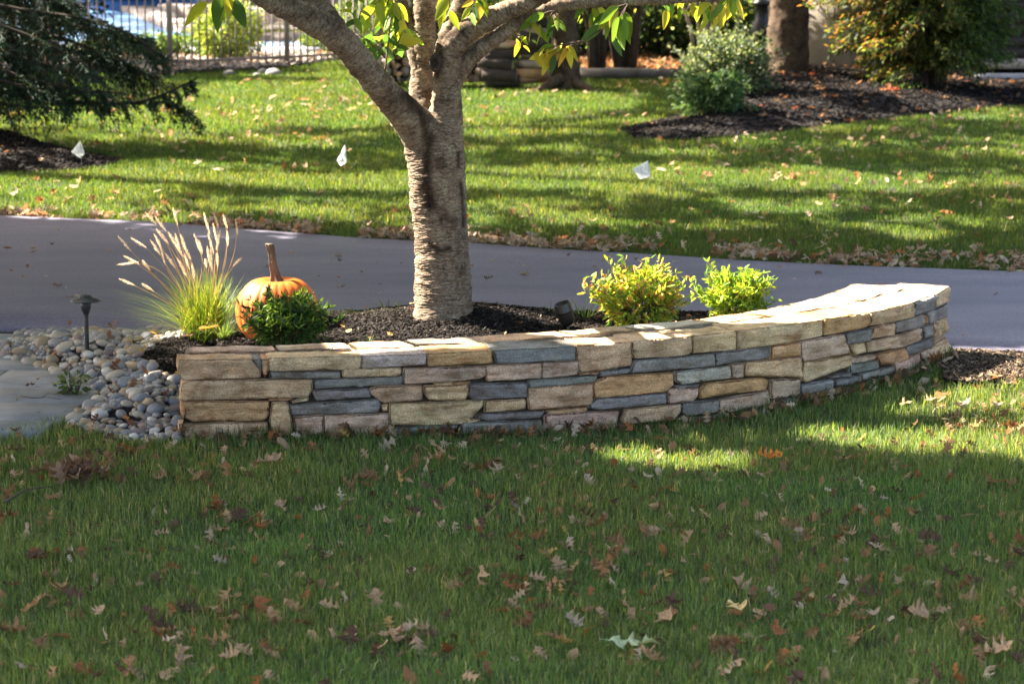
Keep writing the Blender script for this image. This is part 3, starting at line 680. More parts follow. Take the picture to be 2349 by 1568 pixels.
# lawn past the fence
n = 60000; x = -6+RNG.random(n)*24; y = 38.5+RNG.random(n)*16; kp = (y > 41) | (x > -2); kp &= ~inpoly(x, y, FARBED) & ~inpoly(x, y, LEAFBED); x = x[kp]; y = y[kp]
V, F4, F3, c = blades(np.stack([x, y, 0*x], 1), .06+.05*RNG.random(len(x)), .016, pick(gpal, len(x), .25), .7)
tag(ob('grass', mesh_np('grass', V, [F4, F3], c, M_grass)), 'bright grass on the far side of the pool fence', None, None, 'stuff')
# weeds and long blades against the foot of the wall
s = RNG.random(2600)*FL; pp = fpos(s, .015+.05*RNG.random(2600)); V, F4, F3, c = blades(np.c_[pp, gz(pp[:, 0], pp[:, 1])-.01], .04+.085*RNG.random(2600)**2.2, .0045, pick(gpal, 2600, .3), .6)
tag(ob('grass', mesh_np('grass', V, [F4, F3], c, M_grass)), 'long uncut grass blades leaning on the lowest wall stones', None, None, 'stuff')
# ------------------------------------------------------------------ river pebbles: the 300 nearest as things, the rest as one
def pebble_mesh(seed):
    import bmesh
    bm = bmesh.new(); bmesh.ops.create_icosphere(bm, subdivisions=3, radius=1.0); V = np.array([v.co[:] for v in bm.verts])
    F = np.array([[v.index for v in f.verts] for f in bm.faces]); bm.free()
    a = np.array([1, .62+.3*random.random(), .48+.2*random.random()]); V = V*(1+.14*noise(V, 1.1, seed)[:, None]+.05*noise(V, 2.6, seed+3)[:, None])*a
    return V, F
PV = [pebble_mesh(i*7+1) for i in range(9)]
PM = [mesh_np('river_pebble', V, F, mat=M_pebble, smooth=True) for V, F in PV]
cand = scatter(PEBP, 9000, lambda x, y: pebin(x, y) & (y < dnear(x)-.02) & ((x < -1.72) | (y > 15.3)))
acc = []; cell = {}; pl0 = onz(200, 806, .10)
for q in cand:
    r = .017+.034*random.random()**1.7; ok = True; ci, cj = int(q[0]/.12), int(q[1]/.12)
    for a in (-1, 0, 1):
        for b in (-1, 0, 1):
            for (x, y, rr) in cell.get((ci+a, cj+b), ()):
                if (x-q[0])**2+(y-q[1])**2 < (.80*(r+rr))**2: ok = False; break
            if not ok: break
        if not ok: break
    if ok: cell.setdefault((ci, cj), []).append((q[0], q[1], r)); acc.append((q[0], q[1], r))
ppal = [((.24, .225, .21), 'mid grey'), ((.36, .31, .24), 'cream'), ((.165, .17, .185), 'slate grey'), ((.31, .23, .145), 'tan'), ((.46, .43, .39), 'whitish'), ((.20, .15, .135), 'brownish')]
acc.sort(key=lambda a: -(a[2]/a[1]**2)); second = []
for k, (x, y, r) in enumerate(acc):
    z = float(bedz(np.array(x), np.array(y))) + r*.28 + .012*random.random(); rot = (random.uniform(-.35, .35), random.uniform(-.35, .35), random.random()*6.28); ci = random.choices(range(6), (4, 3, 3, 2.2, 1.6, 1))[0]; mi = random.randrange(9)
    col = np.clip(np.array(ppal[ci][0])*(.85+.3*random.random()), 0, 1); sc = r*1.13
    if k < 300:
        o = ob('river_pebble', PM[mi], None, (x, y, z)); o.rotation_euler = rot; o.scale = (sc, sc, sc); o.color = (*col, 1)
        where = 'touching the left end of the wall' if x > -1.95 and y < 15 else ('at the driveway side of the pebble bed' if y > 15.9 else ('next to the black path light' if math.hypot(x-pl0[0], y-pl0[1]) < .35 else ('at the grass edge of the pebble bed' if y < 14.25 else ('beside the bluestone paving' if x < -2.45 else 'in the middle of the pebble bed'))))
        tag(o, '%s smooth %s river pebble %s' % ('large' if r > .034 else ('small' if r < .025 else 'medium'), ppal[ci][1], where), 'pebble', 'river pebbles in the stone bed', 'thing')
    else: second.append((x, y, z, r, rot, mi, col))
mb = MB()
for q in scatter(PEBP, 2200, lambda x, y: pebin(x, y) & (y < dnear(x)-.02) & (x < -1.72)):
    r = .018+.012*random.random(); second.append((q[0], q[1], float(bedz(np.array(q[0]), np.array(q[1])))+.002, r, (0, 0, random.random()*6), random.randrange(9), np.array(ppal[random.randrange(6)][0])*.8))
for x, y, z, r, rot, mi, col in second:
    from mathutils import Euler
    Rm = np.array(Euler(rot).to_matrix()); mb.add((PV[mi][0]*r*1.13) @ Rm.T + np.array([x, y, z]), None, PV[mi][1], col)
tag(ob('pebbles', mb.mesh('pebbles', M_pebbleS, True, True)), 'small grey and tan river pebbles filling between the larger ones', None, None, 'stuff')

# ------------------------------------------------------------------ fallen leaves
def oak_leaf(seed, lobes=3, curl=.5):
    """pointed-lobed oak leaf: midrib 1 long, lobes swept forward"""
    rr = random.Random(seed); half = []
    for side in (1, -1):
        h = [(.0, .006, .0), (.07, .03, .05)]
        for k in range(lobes):
            t = .08+.80*k/lobes; w = (.30, .40, .31, .24)[k if lobes < 4 else min(k, 3)]*rr.uniform(.8, 1.15); f = rr.uniform(.05, .10)
            h += [(t+.03, .075, t+.02), (t+.07, w*.62, t+.05), (t+.10+f, w, t+.08), (t+.125+f*.6, w*.66, t+.11), (t+.17, w*.60+.01, t+.13), (t+.19+f*.4, w*.36, t+.16), (t+.80/lobes-.01, .07+.03*rr.random(), t+.80/lobes-.02)]
        h += [(.93, .10, .92), (.96, .035, .96)]; half.append(h)
    def bend(x, y):
        z = curl*(y*y*1.9)+curl*.5*((x-.5)**2)+.16*math.sin(6*x+seed)*y+.05*math.sin(13*y+seed+5*x)+.03*math.sin(17*x+seed)
        return (x-.5, y, z)
    V = []; F = []; n = len(half[0])
    for i in range(n):
        a_, b_ = half[0][i], half[1][i]; V += [bend(a_[0], a_[1]), bend((a_[2]+b_[2])/2, 0), bend(b_[0], -b_[1])]
    for i in range(n-1):
        q = i*3; F += [(q, q+3, q+4, q+1), (q+1, q+4, q+5, q+2)]
    k = len(V); V.append(bend(1.0, 0)); F3 = [((n-1)*3, k, (n-1)*3+1), ((n-1)*3+1, k, (n-1)*3+2)]
    b = len(V); V += [bend(.02, .008), bend(.02, -.008), tuple(np.array(bend(-.24, 0))+(0, -.005, .03)), tuple(np.array(bend(-.24, 0))+(0, .005, .03))]; F.append((b, b+1, b+2, b+3))
    return np.array(V), np.array(F), np.array(F3)
def simple_leaf(seed, curl=.4, w=.5):
    n = 9; V = []; F = []
    for i in range(n):
        t = i/(n-1); ww = w*.5*math.sin(math.pi*t**.8)**.9
        for s in (1, 0, -1): y = s*ww; V.append((t-.5, y, curl*y*y*2.4+curl*.4*(t-.5)**2+.04*math.sin(9*t+seed)*s))
    for i in range(n-1): a = i*3; F += [(a, a+3, a+4, a+1), (a+1, a+4, a+5, a+2)]
    return np.array(V), np.array(F), np.zeros((0, 3), int)
LG = [oak_leaf(i, 3+(i % 3 == 2), [.25, .7, 1.1, .45, 1.5, .3, .9, -.6][i]) for i in range(8)] + [simple_leaf(i, .8-.3*i, .45) for i in range(3)]
LM = [mesh_np('fallen_leaf', V, [F, F3], mat=M_dryo) for V, F, F3 in LG]
lpal = [((.36, .245, .145), 'tan'), ((.22, .125, .065), 'brown'), ((.40, .32, .23), 'pale greyish'), ((.24, .10, .04), 'rusty orange'), ((.10, .06, .04), 'dark brown'), ((.36, .24, .08), 'yellow-ochre')]
lw = (6, 5, 1.6, 1.2, 2.6, .35)
seen = []
tries = 0
while len(seen) < 292 and tries < 40000:
    tries += 1; vy = 985+583*random.random()**.9 + random.random()*40; vx = -30+2410*random.random(); p = onz(vx, min(vy, 1600))
    if not bool(lawnmask(np.array(p[0]), np.array(p[1]))): continue
    if noise(np.array([vx/260, vy/90, 0.]), 1, 3) < -.45 + random.random()*.55: continue
    if p[1] > np.interp(p[0], FQ[:, 0], FQ[:, 1])-.03: continue
    seen.append(p)
def leaf_where(p, sz):
    vx, vy = tov(p); h = 'at the left' if vx < 783 else ('in the middle' if vx < 1566 else 'at the right'); return ('large ' if sz > .10 else ('small ' if sz < .075 else ''), h, 'of the grass strip along the wall' if vy < 1130 else ('of the front lawn' if vy < 1330 else 'of the nearest grass'))
def put_leaf(p, sz, ci, mi, tilt=.5, zoff=.03, label=None, grp=None, col=None, rz=None):
    o = ob('fallen_leaf', LM[mi], None, (p[0], p[1], p[2]+zoff)); o.rotation_euler = (random.gauss(0, tilt), random.gauss(0, tilt), random.random()*6.28 if rz is None else rz); o.scale = (sz, sz, sz)
    c = np.array(lpal[ci][0])*(.8+.4*random.random()) if col is None else np.array(col); o.color = (*np.clip(c, 0, 1), 1)
    sz_, h_, r_ = leaf_where(p, sz); tag(o, label or '%s%s %s leaf %s %s' % (sz_, lpal[ci][1], 'lobed oak' if mi < 8 else 'rounded', h_, r_), 'leaf', grp or ('fallen leaves on the front lawn' if not label else None), 'thing'); return o
for p in seen:
    ci = random.choices(range(6), lw)[0]; p[2] = float(gz(np.array(p[0]), np.array(p[1]))); put_leaf(p, .062+.075*random.random()**1.2, ci, random.choices(range(11), [2, 3, 4, 2, 4, 2, 3, 3]+[.7]*3)[0], .75, .012+.038*random.random())
for vx, vy, z, sz, mi, ci, lab, rz in [
    (1455, 1478, .05, .20, 0, None, 'large pale green maple leaf lying face up on the front lawn', 0.1), (1690, 1395, .045, .13, 3, 5, 'green and yellow star-shaped leaf half sunk in front grass', 2),
    (478, 757, .27, .115, 8, 3, 'broad orange leaf lying on the mulch by the tall grass', .2), (800, 764, .345, .075, 9, 5, 'rounded pale yellow leaf on the mulch left of the tree', 1.2),
    (615, 1058, .05, .15, 3, 0, 'large tan oak leaf arched in the grass below the wall', .1), (1765, 1052, .05, .14, 2, 3, 'bright orange oak leaf glowing in the sun patch below the wall', .3)]:
    p = onz(vx, vy, z)
    colr = (.34, .42, .24) if 'pale green' in lab else ((.62, .24, .05) if 'orange' in lab else ((.66, .50, .22) if 'yellow' in lab else None))
    put_leaf(p, sz, 0 if ci is None else ci, mi, .15, .012, lab, None, colr, rz)
# stuff: leaf litter
def litter(xy, zf, smin, smax, pal, label, wts=None, zj=.03, tilt=.5, name='leaf_litter'):
    n = len(xy); z = zf(xy[:, 0], xy[:, 1]); mb = MB()
    kinds = RNG.integers(0, 11, n); cols = pick(pal, n, .3, wts)
    for k in range(11):
        idx = np.where(kinds == k)[0]
        if not len(idx): continue
        V0, F0, T0 = LG[k]; az = RNG.random(len(idx))*6.283; sc = smin+(smax-smin)*RNG.random(len(idx)); tx = RNG.normal(size=len(idx))*tilt; ty = RNG.normal(size=len(idx))*tilt
        V = V0[None]*sc[:, None, None]; y = V[..., 1]*np.cos(tx)[:, None]-V[..., 2]*np.sin(tx)[:, None]; zz = V[..., 1]*np.sin(tx)[:, None]+V[..., 2]*np.cos(tx)[:, None]; x = V[..., 0]*np.cos(ty)[:, None]+zz*np.sin(ty)[:, None]; zz = zz*np.cos(ty)[:, None]-V[..., 0]*np.sin(ty)[:, None]
        X = x*np.cos(az)[:, None]-y*np.sin(az)[:, None]; Y = x*np.sin(az)[:, None]+y*np.cos(az)[:, None]
        P = np.stack([X+xy[idx, 0][:, None], Y+xy[idx, 1][:, None], zz+(z[idx]+.012+zj*RNG.random(len(idx)))[:, None]], -1); m = len(V0)
        b = np.arange(len(idx))[:, None, None]*m; F4 = (b+F0[None]).reshape(-1, 4); F3 = (b+T0[None]).reshape(-1, 3) if len(T0) else None
        mb.add(P.reshape(-1, 3), F4, F3, np.repeat(cols[idx], m, axis=0))
    tag(ob(name, mb.mesh(name, M_dry, False, True)), label, None, None, 'stuff')
lp = [c for c, _ in lpal]
# driveway's far verge, thick with leaves
n = 1900; x = -5+10.5*RNG.random(n); off = np.abs(RNG.normal(size=n))*.38*(.5+.6*sst(-4, 4, x)); y = dfar(x)+.01+off; kp = noise(np.stack([x, y, 0*x], -1), 2.2) > -.45
litter(np.stack([x, y], 1)[kp], gz, .05, .11, [(.36, .26, .19), (.24, .15, .09), (.42, .34, .27), (.34, .14, .06), (.14, .08, .05)], 'thick band of tan dry leaves along the far driveway edge', (6, 3, 5, 1, 1), .035)
n = 2500; x = (RNG.random(n)*2-1)*7.6; y = 19+17.5*RNG.random(n)**.9; kp = lawnmask(x, y) & (noise(np.stack([x, y, 0*x], -1), .8, 2)+.3*noise(np.stack([x, y, 0*x], -1), 3) > -.15+.4*RNG.random(n)-.25*sst(0, 4, x))
litter(np.stack([x, y], 1)[kp], gz, .06, .12, lp, 'tan and orange leaves strewn over the back lawn', (5, 4, 4, 1.4, 1, .6), .04)
xy = scatter(BACKP, 800, lambda x, y: inpoly(x, y, BACKP) & (x < 8) & (noise(np.stack([x, y, 0*x], -1), 1.2, 4) > -.3)); litter(xy, backz, .06, .12, [(.27, .12, .05), (.24, .16, .10), (.30, .08, .04), (.17, .09, .05)], 'reddish leaves scattered on the dark mulch at the back', (3, 3, .7, 2))
xy = scatter(LEAFBED, 2400, lambda x, y: inpoly(x, y, LEAFBED)); litter(xy, lambda x, y: .07+0*x, .07, .13, [(.38, .17, .06), (.34, .22, .12), (.24, .11, .05)], 'orange fallen leaves behind the timber edging', None, .05)
xy = scatter(LBED, 60, lambda x, y: inpoly(x, y, LBED) & (x > -6.5)); litter(xy, lambda x, y: .10+0*x, .05, .1, lp, 'few dry leaves on the dark mulch by the white flag')
xy = scatter([(-8, 35), (0, 39)], 500, lambda x, y: inpoly(x, y, FARBED)); litter(xy, lambda x, y: .06+0*x, .06, .12, [(.5, .2, .08), (.42, .3, .2)], 'orange leaves on the gravel below the pool fence')
xy = scatter(PEBP, 105, lambda x, y: inpoly(x, y, PEBP) & (y < dnear(x)-.05) & ((y < 14.5) | (RNG.random(len(x)) < .45))); litter(xy, lambda x, y: bedz(x, y)+.03, .04, .09, [(.25, .11, .05), (.36, .17, .07), (.16, .08, .05), (.45, .26, .08)], 'rust brown leaves caught among the river pebbles', None, .03, .8)
xy = scatter([(-1.6, 14), (2.0, 16)], 70, lambda x, y: bedmask(x, y)); litter(xy, lambda x, y: bedz(x, y)+.01, .02, .055, [(.35, .15, .06), (.5, .33, .12), (.4, .3, .2)], 'small dry leaf scraps on the black bed mulch', None, .01, .4)
s = RNG.random(200)*FL; s = s[s > .0]; q = fpos(s, .03+.10*RNG.random(len(s))**1.5); litter(q, gz, .05, .10, lp, 'brown leaves heaped against the foot of the stone wall', (3, 5, 2, 2, 4, .3), .045, .9)
n = 500; y = 14.0+1.3*RNG.random(n); x = 2.3+1.5*RNG.random(n); kp = inpoly(x, y, RBED) | (lawnmask(x, y) & (RNG.random(n) < .35)); litter(np.stack([x, y], 1)[kp], gz, .04, .10, lp, 'dry leaves and scraps on the sunny mulch right of the wall', (4, 3, 4, 3, 1, .3), .04)
n = 1700; x = (RNG.random(n)*2-1)*3.2; y = 9.6+5.2*RNG.random(n)**.8; kp = lawnmask(x, y) & (noise(np.stack([x, y, 0*x], -1), 1.6, 3) > -.3)
litter(np.stack([x, y], 1)[kp], gz, .03, .085, lp, 'small brown leaf fragments sunk in the front grass', (4, 5, 1.5, 2, 4, .3), .02, .7)
n = 90; x = (RNG.random(n)*2-1)*4; y = dnear(x)+.1+(dfar(x)-dnear(x)-.2)*RNG.random(n)**.6; litter(np.stack([x, y], 1), lambda x, y: .026+0*x, .025, .06, lp, 'tiny leaf crumbs scattered on the dark driveway', None, .003, .2)
xy = scatter([(-3.8, 13.4), (-2.3, 16.6)], 60, lambda x, y: inpoly(x, y, PATHP)); litter(xy, lambda x, y: .03+0*x, .02, .07, lp, 'leaf scraps lying on the bluestone paving', None, .002, .25)
# leaves lying singly on the asphalt
for vx, vy, ci in [(17, 569, 1), (132, 657, 1), (305, 600, 2), (1204, 629, 2), (782, 655, 2), (345, 665, 1), (520, 630, 1), (1390, 594, 2), (1878, 626, 4), (2010, 700, 3), (775, 586, 2), (1120, 640, 4), (1940, 668, 4), (2030, 1, 1)][:13]:
    p = onz(vx, vy, .03); put_leaf(p, .10 if ci == 2 else .075, ci, random.randrange(8), .1, .004, '%s leaf lying flat on the bare dark driveway' % lpal[ci][1], '%s leaves on the driveway' % lpal[ci][1])
# ------------------------------------------------------------------ the cherry tree
def spline(pts, n):
    pts = np.asarray(pts, float); d = np.concatenate([[0], np.cumsum(np.linalg.norm(np.diff(pts[:, :3], axis=0), axis=1))]); s = np.linspace(0, d[-1], n)
    P = np.stack([np.interp(s, d, pts[:, k]) for k in range(pts.shape[1])], 1); k = max(2, n//len(pts)//2)
    for _ in range(3*k): P[1:-1] = .5*P[1:-1]+.25*(P[:-2]+P[2:])
    return P
def bark_tube(pts, n, seg, amp, seed, lump=.0):
    """pts rows x y z r -> V, F, attrs"""
    P = spline(pts, n); c = P[:, :3]; r = P[:, 3]; T = norm(np.gradient(c, axis=0)); u = np.cross([0, 1, 0], T[0]); u /= np.linalg.norm(u); V = []; al = []; ca = []; sa = []
    L = np.concatenate([[0], np.cumsum(np.linalg.norm(np.diff(c, axis=0), axis=1))]); an = np.arange(seg)*2*np.pi/seg
    for i in range(n):
        t = T[i]; u = u-t*np.dot(u, t); u /= np.linalg.norm(u); v = np.cross(t, u); e = np.cos(an)[:, None]*u+np.sin(an)[:, None]*v
        q = np.stack([np.cos(an)*r[i], np.sin(an)*r[i], np.full(seg, L[i]*2.6+seed)], 1)
        dd = amp*(.8*noise(q*np.array([1, 1, 1.3]), 13, seed)+.65*noise(q*np.array([1, 1, 1.5]), 36, seed+1)+.5*noise(q, 85, seed+2)) + lump*(noise(q*np.array([1, 1, .4]), 4, seed+4)+.5*noise(q*np.array([1, 1, .5]), 9, seed+6))
        V.append(c[i]+e*(r[i]+dd)[:, None]); al.append(np.full(seg, L[i]+seed)); ca.append(np.cos(an)*r[i]); sa.append(np.sin(an)*r[i])
    i = np.arange(n-1)[:, None]*seg; j = np.arange(seg)[None]; k = (j+1) % seg; F = np.stack([i+j, i+k, i+seg+k, i+seg+j], -1).reshape(-1, 4)
    return np.concatenate(V), F, np.concatenate(al), np.concatenate(ca), np.concatenate(sa)
def bark_mesh(name, tubes, mat=None, stain=None):
    VV, FF, A, B, D = [], [], [], [], []; o = 0
    for t in tubes:
        V, F, a, b, d = bark_tube(*t); VV.append(V); FF.append(F+o); o += len(V); A.append(a); B.append(b); D.append(d)
    V = np.concatenate(VV); vx, vy = tov(V); st = np.zeros(len(V))
    if stain:      # the old dark bark seam running down from the crotch, and other scars
        for line, wd in stain:
            L_ = np.array(line, float)
            for a_, b_ in zip(L_[:-1], L_[1:]):
                d_ = b_-a_; t_ = np.clip(((vx-a_[0])*d_[0]+(vy-a_[1])*d_[1])/(d_@d_), 0, 1); r_ = np.hypot(vx-a_[0]-t_*d_[0], vy-a_[1]-t_*d_[1]); st = np.maximum(st, np.exp(-(r_/(wd*(1+.5*noise(V, 18, 2))))**2))
        st *= V[:, 1] < TD+.03
    return mesh_np(name, V, [np.concatenate(FF)], mat=mat or M_bark, smooth=True, attrs={'along': np.concatenate(A), 'ca': np.concatenate(B), 'sa': np.concatenate(D), 'stain': st})
TD = 15.35
def lp_(vx, vy, wv, dy=0.0):
    """limb point: screen place, screen width, depth offset"""
    p = ony(vx, vy, TD+dy); return (p[0], p[1], p[2], wv*.5*(TD+dy)/FV)
trunk = [lp_(1018, 735, 158), lp_(1018, 716, 142), lp_(1018, 700, 134), lp_(1017, 650, 130), lp_(1013, 580, 126), lp_(1010, 520, 123), lp_(1006, 450, 127), lp_(1001, 400, 131), lp_(996, 350, 136), lp_(990, 310, 128), lp_(985, 285, 112), lp_(982, 262, 60)]
limL = [lp_(1004, 372, 70, .0), lp_(990, 335, 100, -.01), lp_(962, 298, 98, -.05), lp_(925, 257, 78, -.14), lp_(880, 208, 66, -.26), lp_(835, 155, 63, -.38), lp_(795, 103, 63, -.46), lp_(752, 66, 66, -.52), lp_(700, 38, 62, -.56), lp_(640, 8, 58, -.6), lp_(540, -45, 52, -.66), lp_(400, -140, 46, -.6), lp_(250, -290, 34, -.3)]
limL2 = [lp_(790, 95, 50, -.46), lp_(735, 20, 56, -.45), lp_(690, -40, 50, -.4), lp_(600, -180, 40, -.1), lp_(560, -330, 26, .3)]
limC = [lp_(990, 340, 70, .03), lp_(985, 300, 80, .05), lp_(978, 250, 72, .08), lp_(968, 215, 60, .10), lp_(968, 170, 52, .12), lp_(971, 110, 52, .13), lp_(974, 50, 50, .14), lp_(972, -20, 48, .15), lp_(965, -160, 40, .3), lp_(985, -360, 28, .5)]
limC1 = [lp_(968, 190, 34, .10), lp_(956, 140, 38, .12), lp_(946, 90, 38, .14), lp_(934, 45, 36, .16), lp_(915, 5, 36, .2), lp_(880, -90, 32, .3), lp_(850, -250, 22, .5)]
limR = [lp_(1002, 385, 70, -.02), lp_(1012, 340, 104, -.03), lp_(1019, 290, 90, -.03), lp_(1024, 240, 72, -.04), lp_(1024, 195, 60, -.05), lp_(1024, 150, 60, -.06), lp_(1034, 108, 66, -.07), lp_(1072, 68, 56, -.08), lp_(1120, 42, 50, -.1), lp_(1180, 18, 46, -.12), lp_(1250, -14, 42, -.15), lp_(1380, -80, 44, -.2), lp_(1560, -200, 34, -.2)]
limR1 = [lp_(1020, 130, 50, -.06), lp_(1030, 85, 50, -.06), lp_(1048, 42, 48, -.03), lp_(1068, -2, 46, 0), lp_(1100, -80, 46, .1), lp_(1150, -240, 30, .4)]
limR2 = [lp_(1034, 205, 40, .0), lp_(1050, 165, 46, .0), lp_(1075, 132, 42, .0), lp_(1120, 100, 36, .0), lp_(1180, 58, 32, .0), lp_(1240, 26, 30, -.02), lp_(1300, 8, 30, -.02), lp_(1400, 3, 24, -.03), lp_(1520, 1, 21, -.03), lp_(1640, -3, 16, -.03), lp_(1800, -40, 12, 0)]
cherry = thing('cherry_tree', 'multi-limbed cherry tree with pale banded bark standing in the mulch bed', 'tree', onz(1018, 712, .30))
CL = Vector(cherry.location)
def rel(me, root): me.transform(Matrix.Translation(-Vector(root.location))); return me
ob('trunk', rel(bark_mesh('trunk', [(trunk, 380, 110, .0075, 1, .008)], None, [([(965, 262), (985, 320), (978, 390), (984, 470)], 15), ([(1048, 300), (1052, 380)], 5), ([(1058, 420), (1063, 520)], 4), ([(985, 560), (1010, 575), (1030, 570)], 7), ([(1000, 262), (1030, 262)], 9)]), cherry), cherry)
for k, (l, n, sg) in enumerate([(limL, 260, 64), (limL2, 110, 44), (limC, 200, 52), (limC1, 130, 36), (limR, 240, 56), (limR1, 120, 44), (limR2, 220, 40)]):
    ob('limb', rel(bark_mesh('limb', [(l, n, sg, .006, 10+k, .005)], None, [([(935, 215), (965, 262), (985, 330)], 16), ([(1010, 100), (1003, 175)], 9), ([(1005, 90), (1060, 68)], 9)]), cherry), cherry)
# pruning scar on the right limb
kn = MB(); kc = np.array(lp_(1000, 143, 0, -.06)[:3])+np.array([0, -.062, 0]); Rk = Matrix.Rotation(math.radians(90), 3, 'X') @ Matrix.Rotation(math.radians(-25), 3, 'Y')
prof = [(.0, -.006), (.012, -.006), (.016, .010), (.024, .020), (.034, .014), (.040, -.012)]
kn.lathe([(r, z) for r, z in prof], 24, at=(0, 0, 0), R=np.array(Rk)); V = np.concatenate(kn.V); V[:, 2] *= 1.45; kn.V = [V+kc]
ob('knot', rel(kn.mesh('knot', solid('knot_wood', (.045, .028, .022), .8, 40, .6, 1.4, .5), True), cherry), cherry)
def spray(base, tips, nleaf, LL, pal, seed, wts=None):
    tw = MB(); lv = MB(); rr = random.Random(seed)
    for t in tips:
        mid = (np.array(base)+np.array(t))/2+np.array([0, rr.uniform(-.02, .02), .02]); pts = spline([list(base)+[0], list(mid)+[0], list(t)+[0]], 8)[:, :3]
        tw.tube(pts, np.linspace(.0042, .0018, 8), 6); k = nleaf; P = []; D = []
        for q in range(k):
            f = .45+.55*q/(k-1) if k > 1 else 1; a = pts[int(f*7)]; P.append(a); d = (np.array(t)-np.array(base)); d = d/np.linalg.norm(d); D.append(d*.5+np.array([rr.uniform(-.8, .8), rr.uniform(-.8, .8), rr.uniform(-1.0, .15)]))
        P = np.array(P); D = np.array(D); n = len(P); n1 = 7
        # serrate, curved cherry leaves with several segments
        for a, d in zip(P, D):
            d = d/np.linalg.norm(d); s = np.cross(d, [rr.gauss(0, .5), 1, rr.gauss(0, .5)]); s /= np.linalg.norm(s); u = np.cross(s, d); Lf = LL*rr.uniform(.75, 1.2); V = []; w = Lf*.42
            for i in range(n1+1):
                tt = i/n1; hw = w*.5*math.sin(math.pi*tt**.75)**.8 if 0 < tt < 1 else 0; c = a+d*Lf*tt+np.array([0, 0, -1])*Lf*.22*tt*tt
                V += [c+s*hw+u*hw*.3, c, c-s*hw+u*hw*.3]
            F = []
            for i in range(n1): b = i*3; F += [(b, b+3, b+4, b+1), (b+1, b+4, b+5, b+2)]
            lv.add(np.array(V), F, None, pick(pal, 1, .25, wts)[0])
    return tw, lv
cpal = [(.14, .24, .03), (.24, .31, .035), (.42, .40, .05), (.06, .13, .03), (.55, .36, .06)]
def cp_(vx, vy, dy=0): return np.array(lp_(vx, vy, 0, dy)[:3])
tws = MB(); lvs = MB()
for base, tips, k, LL, wts, sd in [
    ((1440, 10, -.1), [(1425, 52), (1400, 30), (1380, 60), (1405, 80)], 4, .12, (5, 3, 1, 2, 0), 1),
    ((1340, 95, -.15), [(1250, 128), (1225, 122), (1275, 125)], 5, .125, (1, 4, 5, 1, 1.2), 2),
    ((905, 130, -.1), [(880, 60), (925, 70), (870, 95), (915, 105)], 4, .13, (4, 4, 2, 2, 0), 3),
    ((885, 135, -.12), [(835, 85), (810, 70), (860, 100)], 4, .12, (3, 2, 0, 5, 0), 4),
    ((900, -20, -.05), [(860, 12), (900, 25), (880, 40), (845, 35), (918, 45)], 5, .11, (4, 5, 2, 2, 0), 5),
    ((520, -60, -.2), [(475, 5), (500, -8), (530, -5)], 2, .16, (3, 2, 1, 4, .5), 6),
    ((1035, -30, -.1), [(1015, 12), (1030, 25)], 2, .13, (1, 4, 5, 0, 0), 7),
    ((1110, -25, -.15), [(1080, 15), (1095, 22), (1078, 30), (1110, 12)], 3, .09, (3, 4, 3, 1, 1), 8),
    ((1270, 25, -.1), [(1225, 48), (1255, 62), (1280, 55)], 3, .10, (5, 3, 1, 2, 0), 9),
    ((1640, 0, -.05), [(1600, 12), (1630, 22), (1620, 5)], 2, .11, (3, 4, 4, 0, 1), 10),
    ((1170, 80, .15), [(1200, 105), (1220, 95)], 3, .07, (3, 4, 2, 1, 0), 12),
    ((1500, -30, .0), [(1560, 15), (1530, 22), (1590, 5)], 3, .10, (4, 4, 2, 2, .3), 13), ((820, 60, -.35), [(800, 20), (835, 8), (812, 40)], 3, .09, (4, 3, 1, 3, 0), 14), ((1360, 0, .1), [(1330, 30), (1355, 42), (1375, 35)], 3, .09, (4, 4, 2, 2, .3), 15),
    ((960, 75, .0), [(905, 60), (925, 88), (890, 85)], 3, .09, (4, 4, 2, 2, .2), 16), ((1225, 40, -.05), [(1240, 80), (1215, 70)], 3, .08, (4, 3, 2, 2, .2), 17), ((1700, -30, 0), [(1665, 15), (1690, 8), (1650, 30)], 3, .11, (3, 4, 4, 1, .8), 18)]:
    t, l = spray(cp_(*base), [cp_(a, b, base[2]+random.uniform(-.05, .05)) for a, b in tips], k, LL, cpal, sd, wts)
    ob('twig', rel(t.mesh('twig', M_twig, True), cherry), cherry)
    for src, dst in ((l, lvs),):
        o = dst.n; dst.V += src.V; dst.c += src.c; dst.F4 += [f+o for f in src.F4]; dst.F3 += [f+o for f in src.F3]; dst.n += src.n
# twig linking the low hanging sprays to the branch above, and the thin shoot on the left limb
tws = MB(); tws.tube(spline([list(cp_(1440, 8, -.05))+[0], list(cp_(1395, 60, -.08))+[0], list(cp_(1362, 75, -.1))+[0], list(cp_(1345, 92, -.14))+[0], list(cp_(1300, 116, -.15))+[0]], 16)[:, :3], np.linspace(.006, .003, 16), 6)
ob('twig', rel(tws.mesh('twig', M_twig, True), cherry), cherry); tws = MB()
tws.tube(spline([list(cp_(880, 200, -.32))+[0], list(cp_(884, 150, -.36))+[0], list(cp_(893, 90, -.30))+[0], list(cp_(896, 40, -.25))+[0]], 12)[:, :3], np.linspace(.006, .003, 12), 6)
ob('twig', rel(tws.mesh('twig', M_twig, True), cherry), cherry)

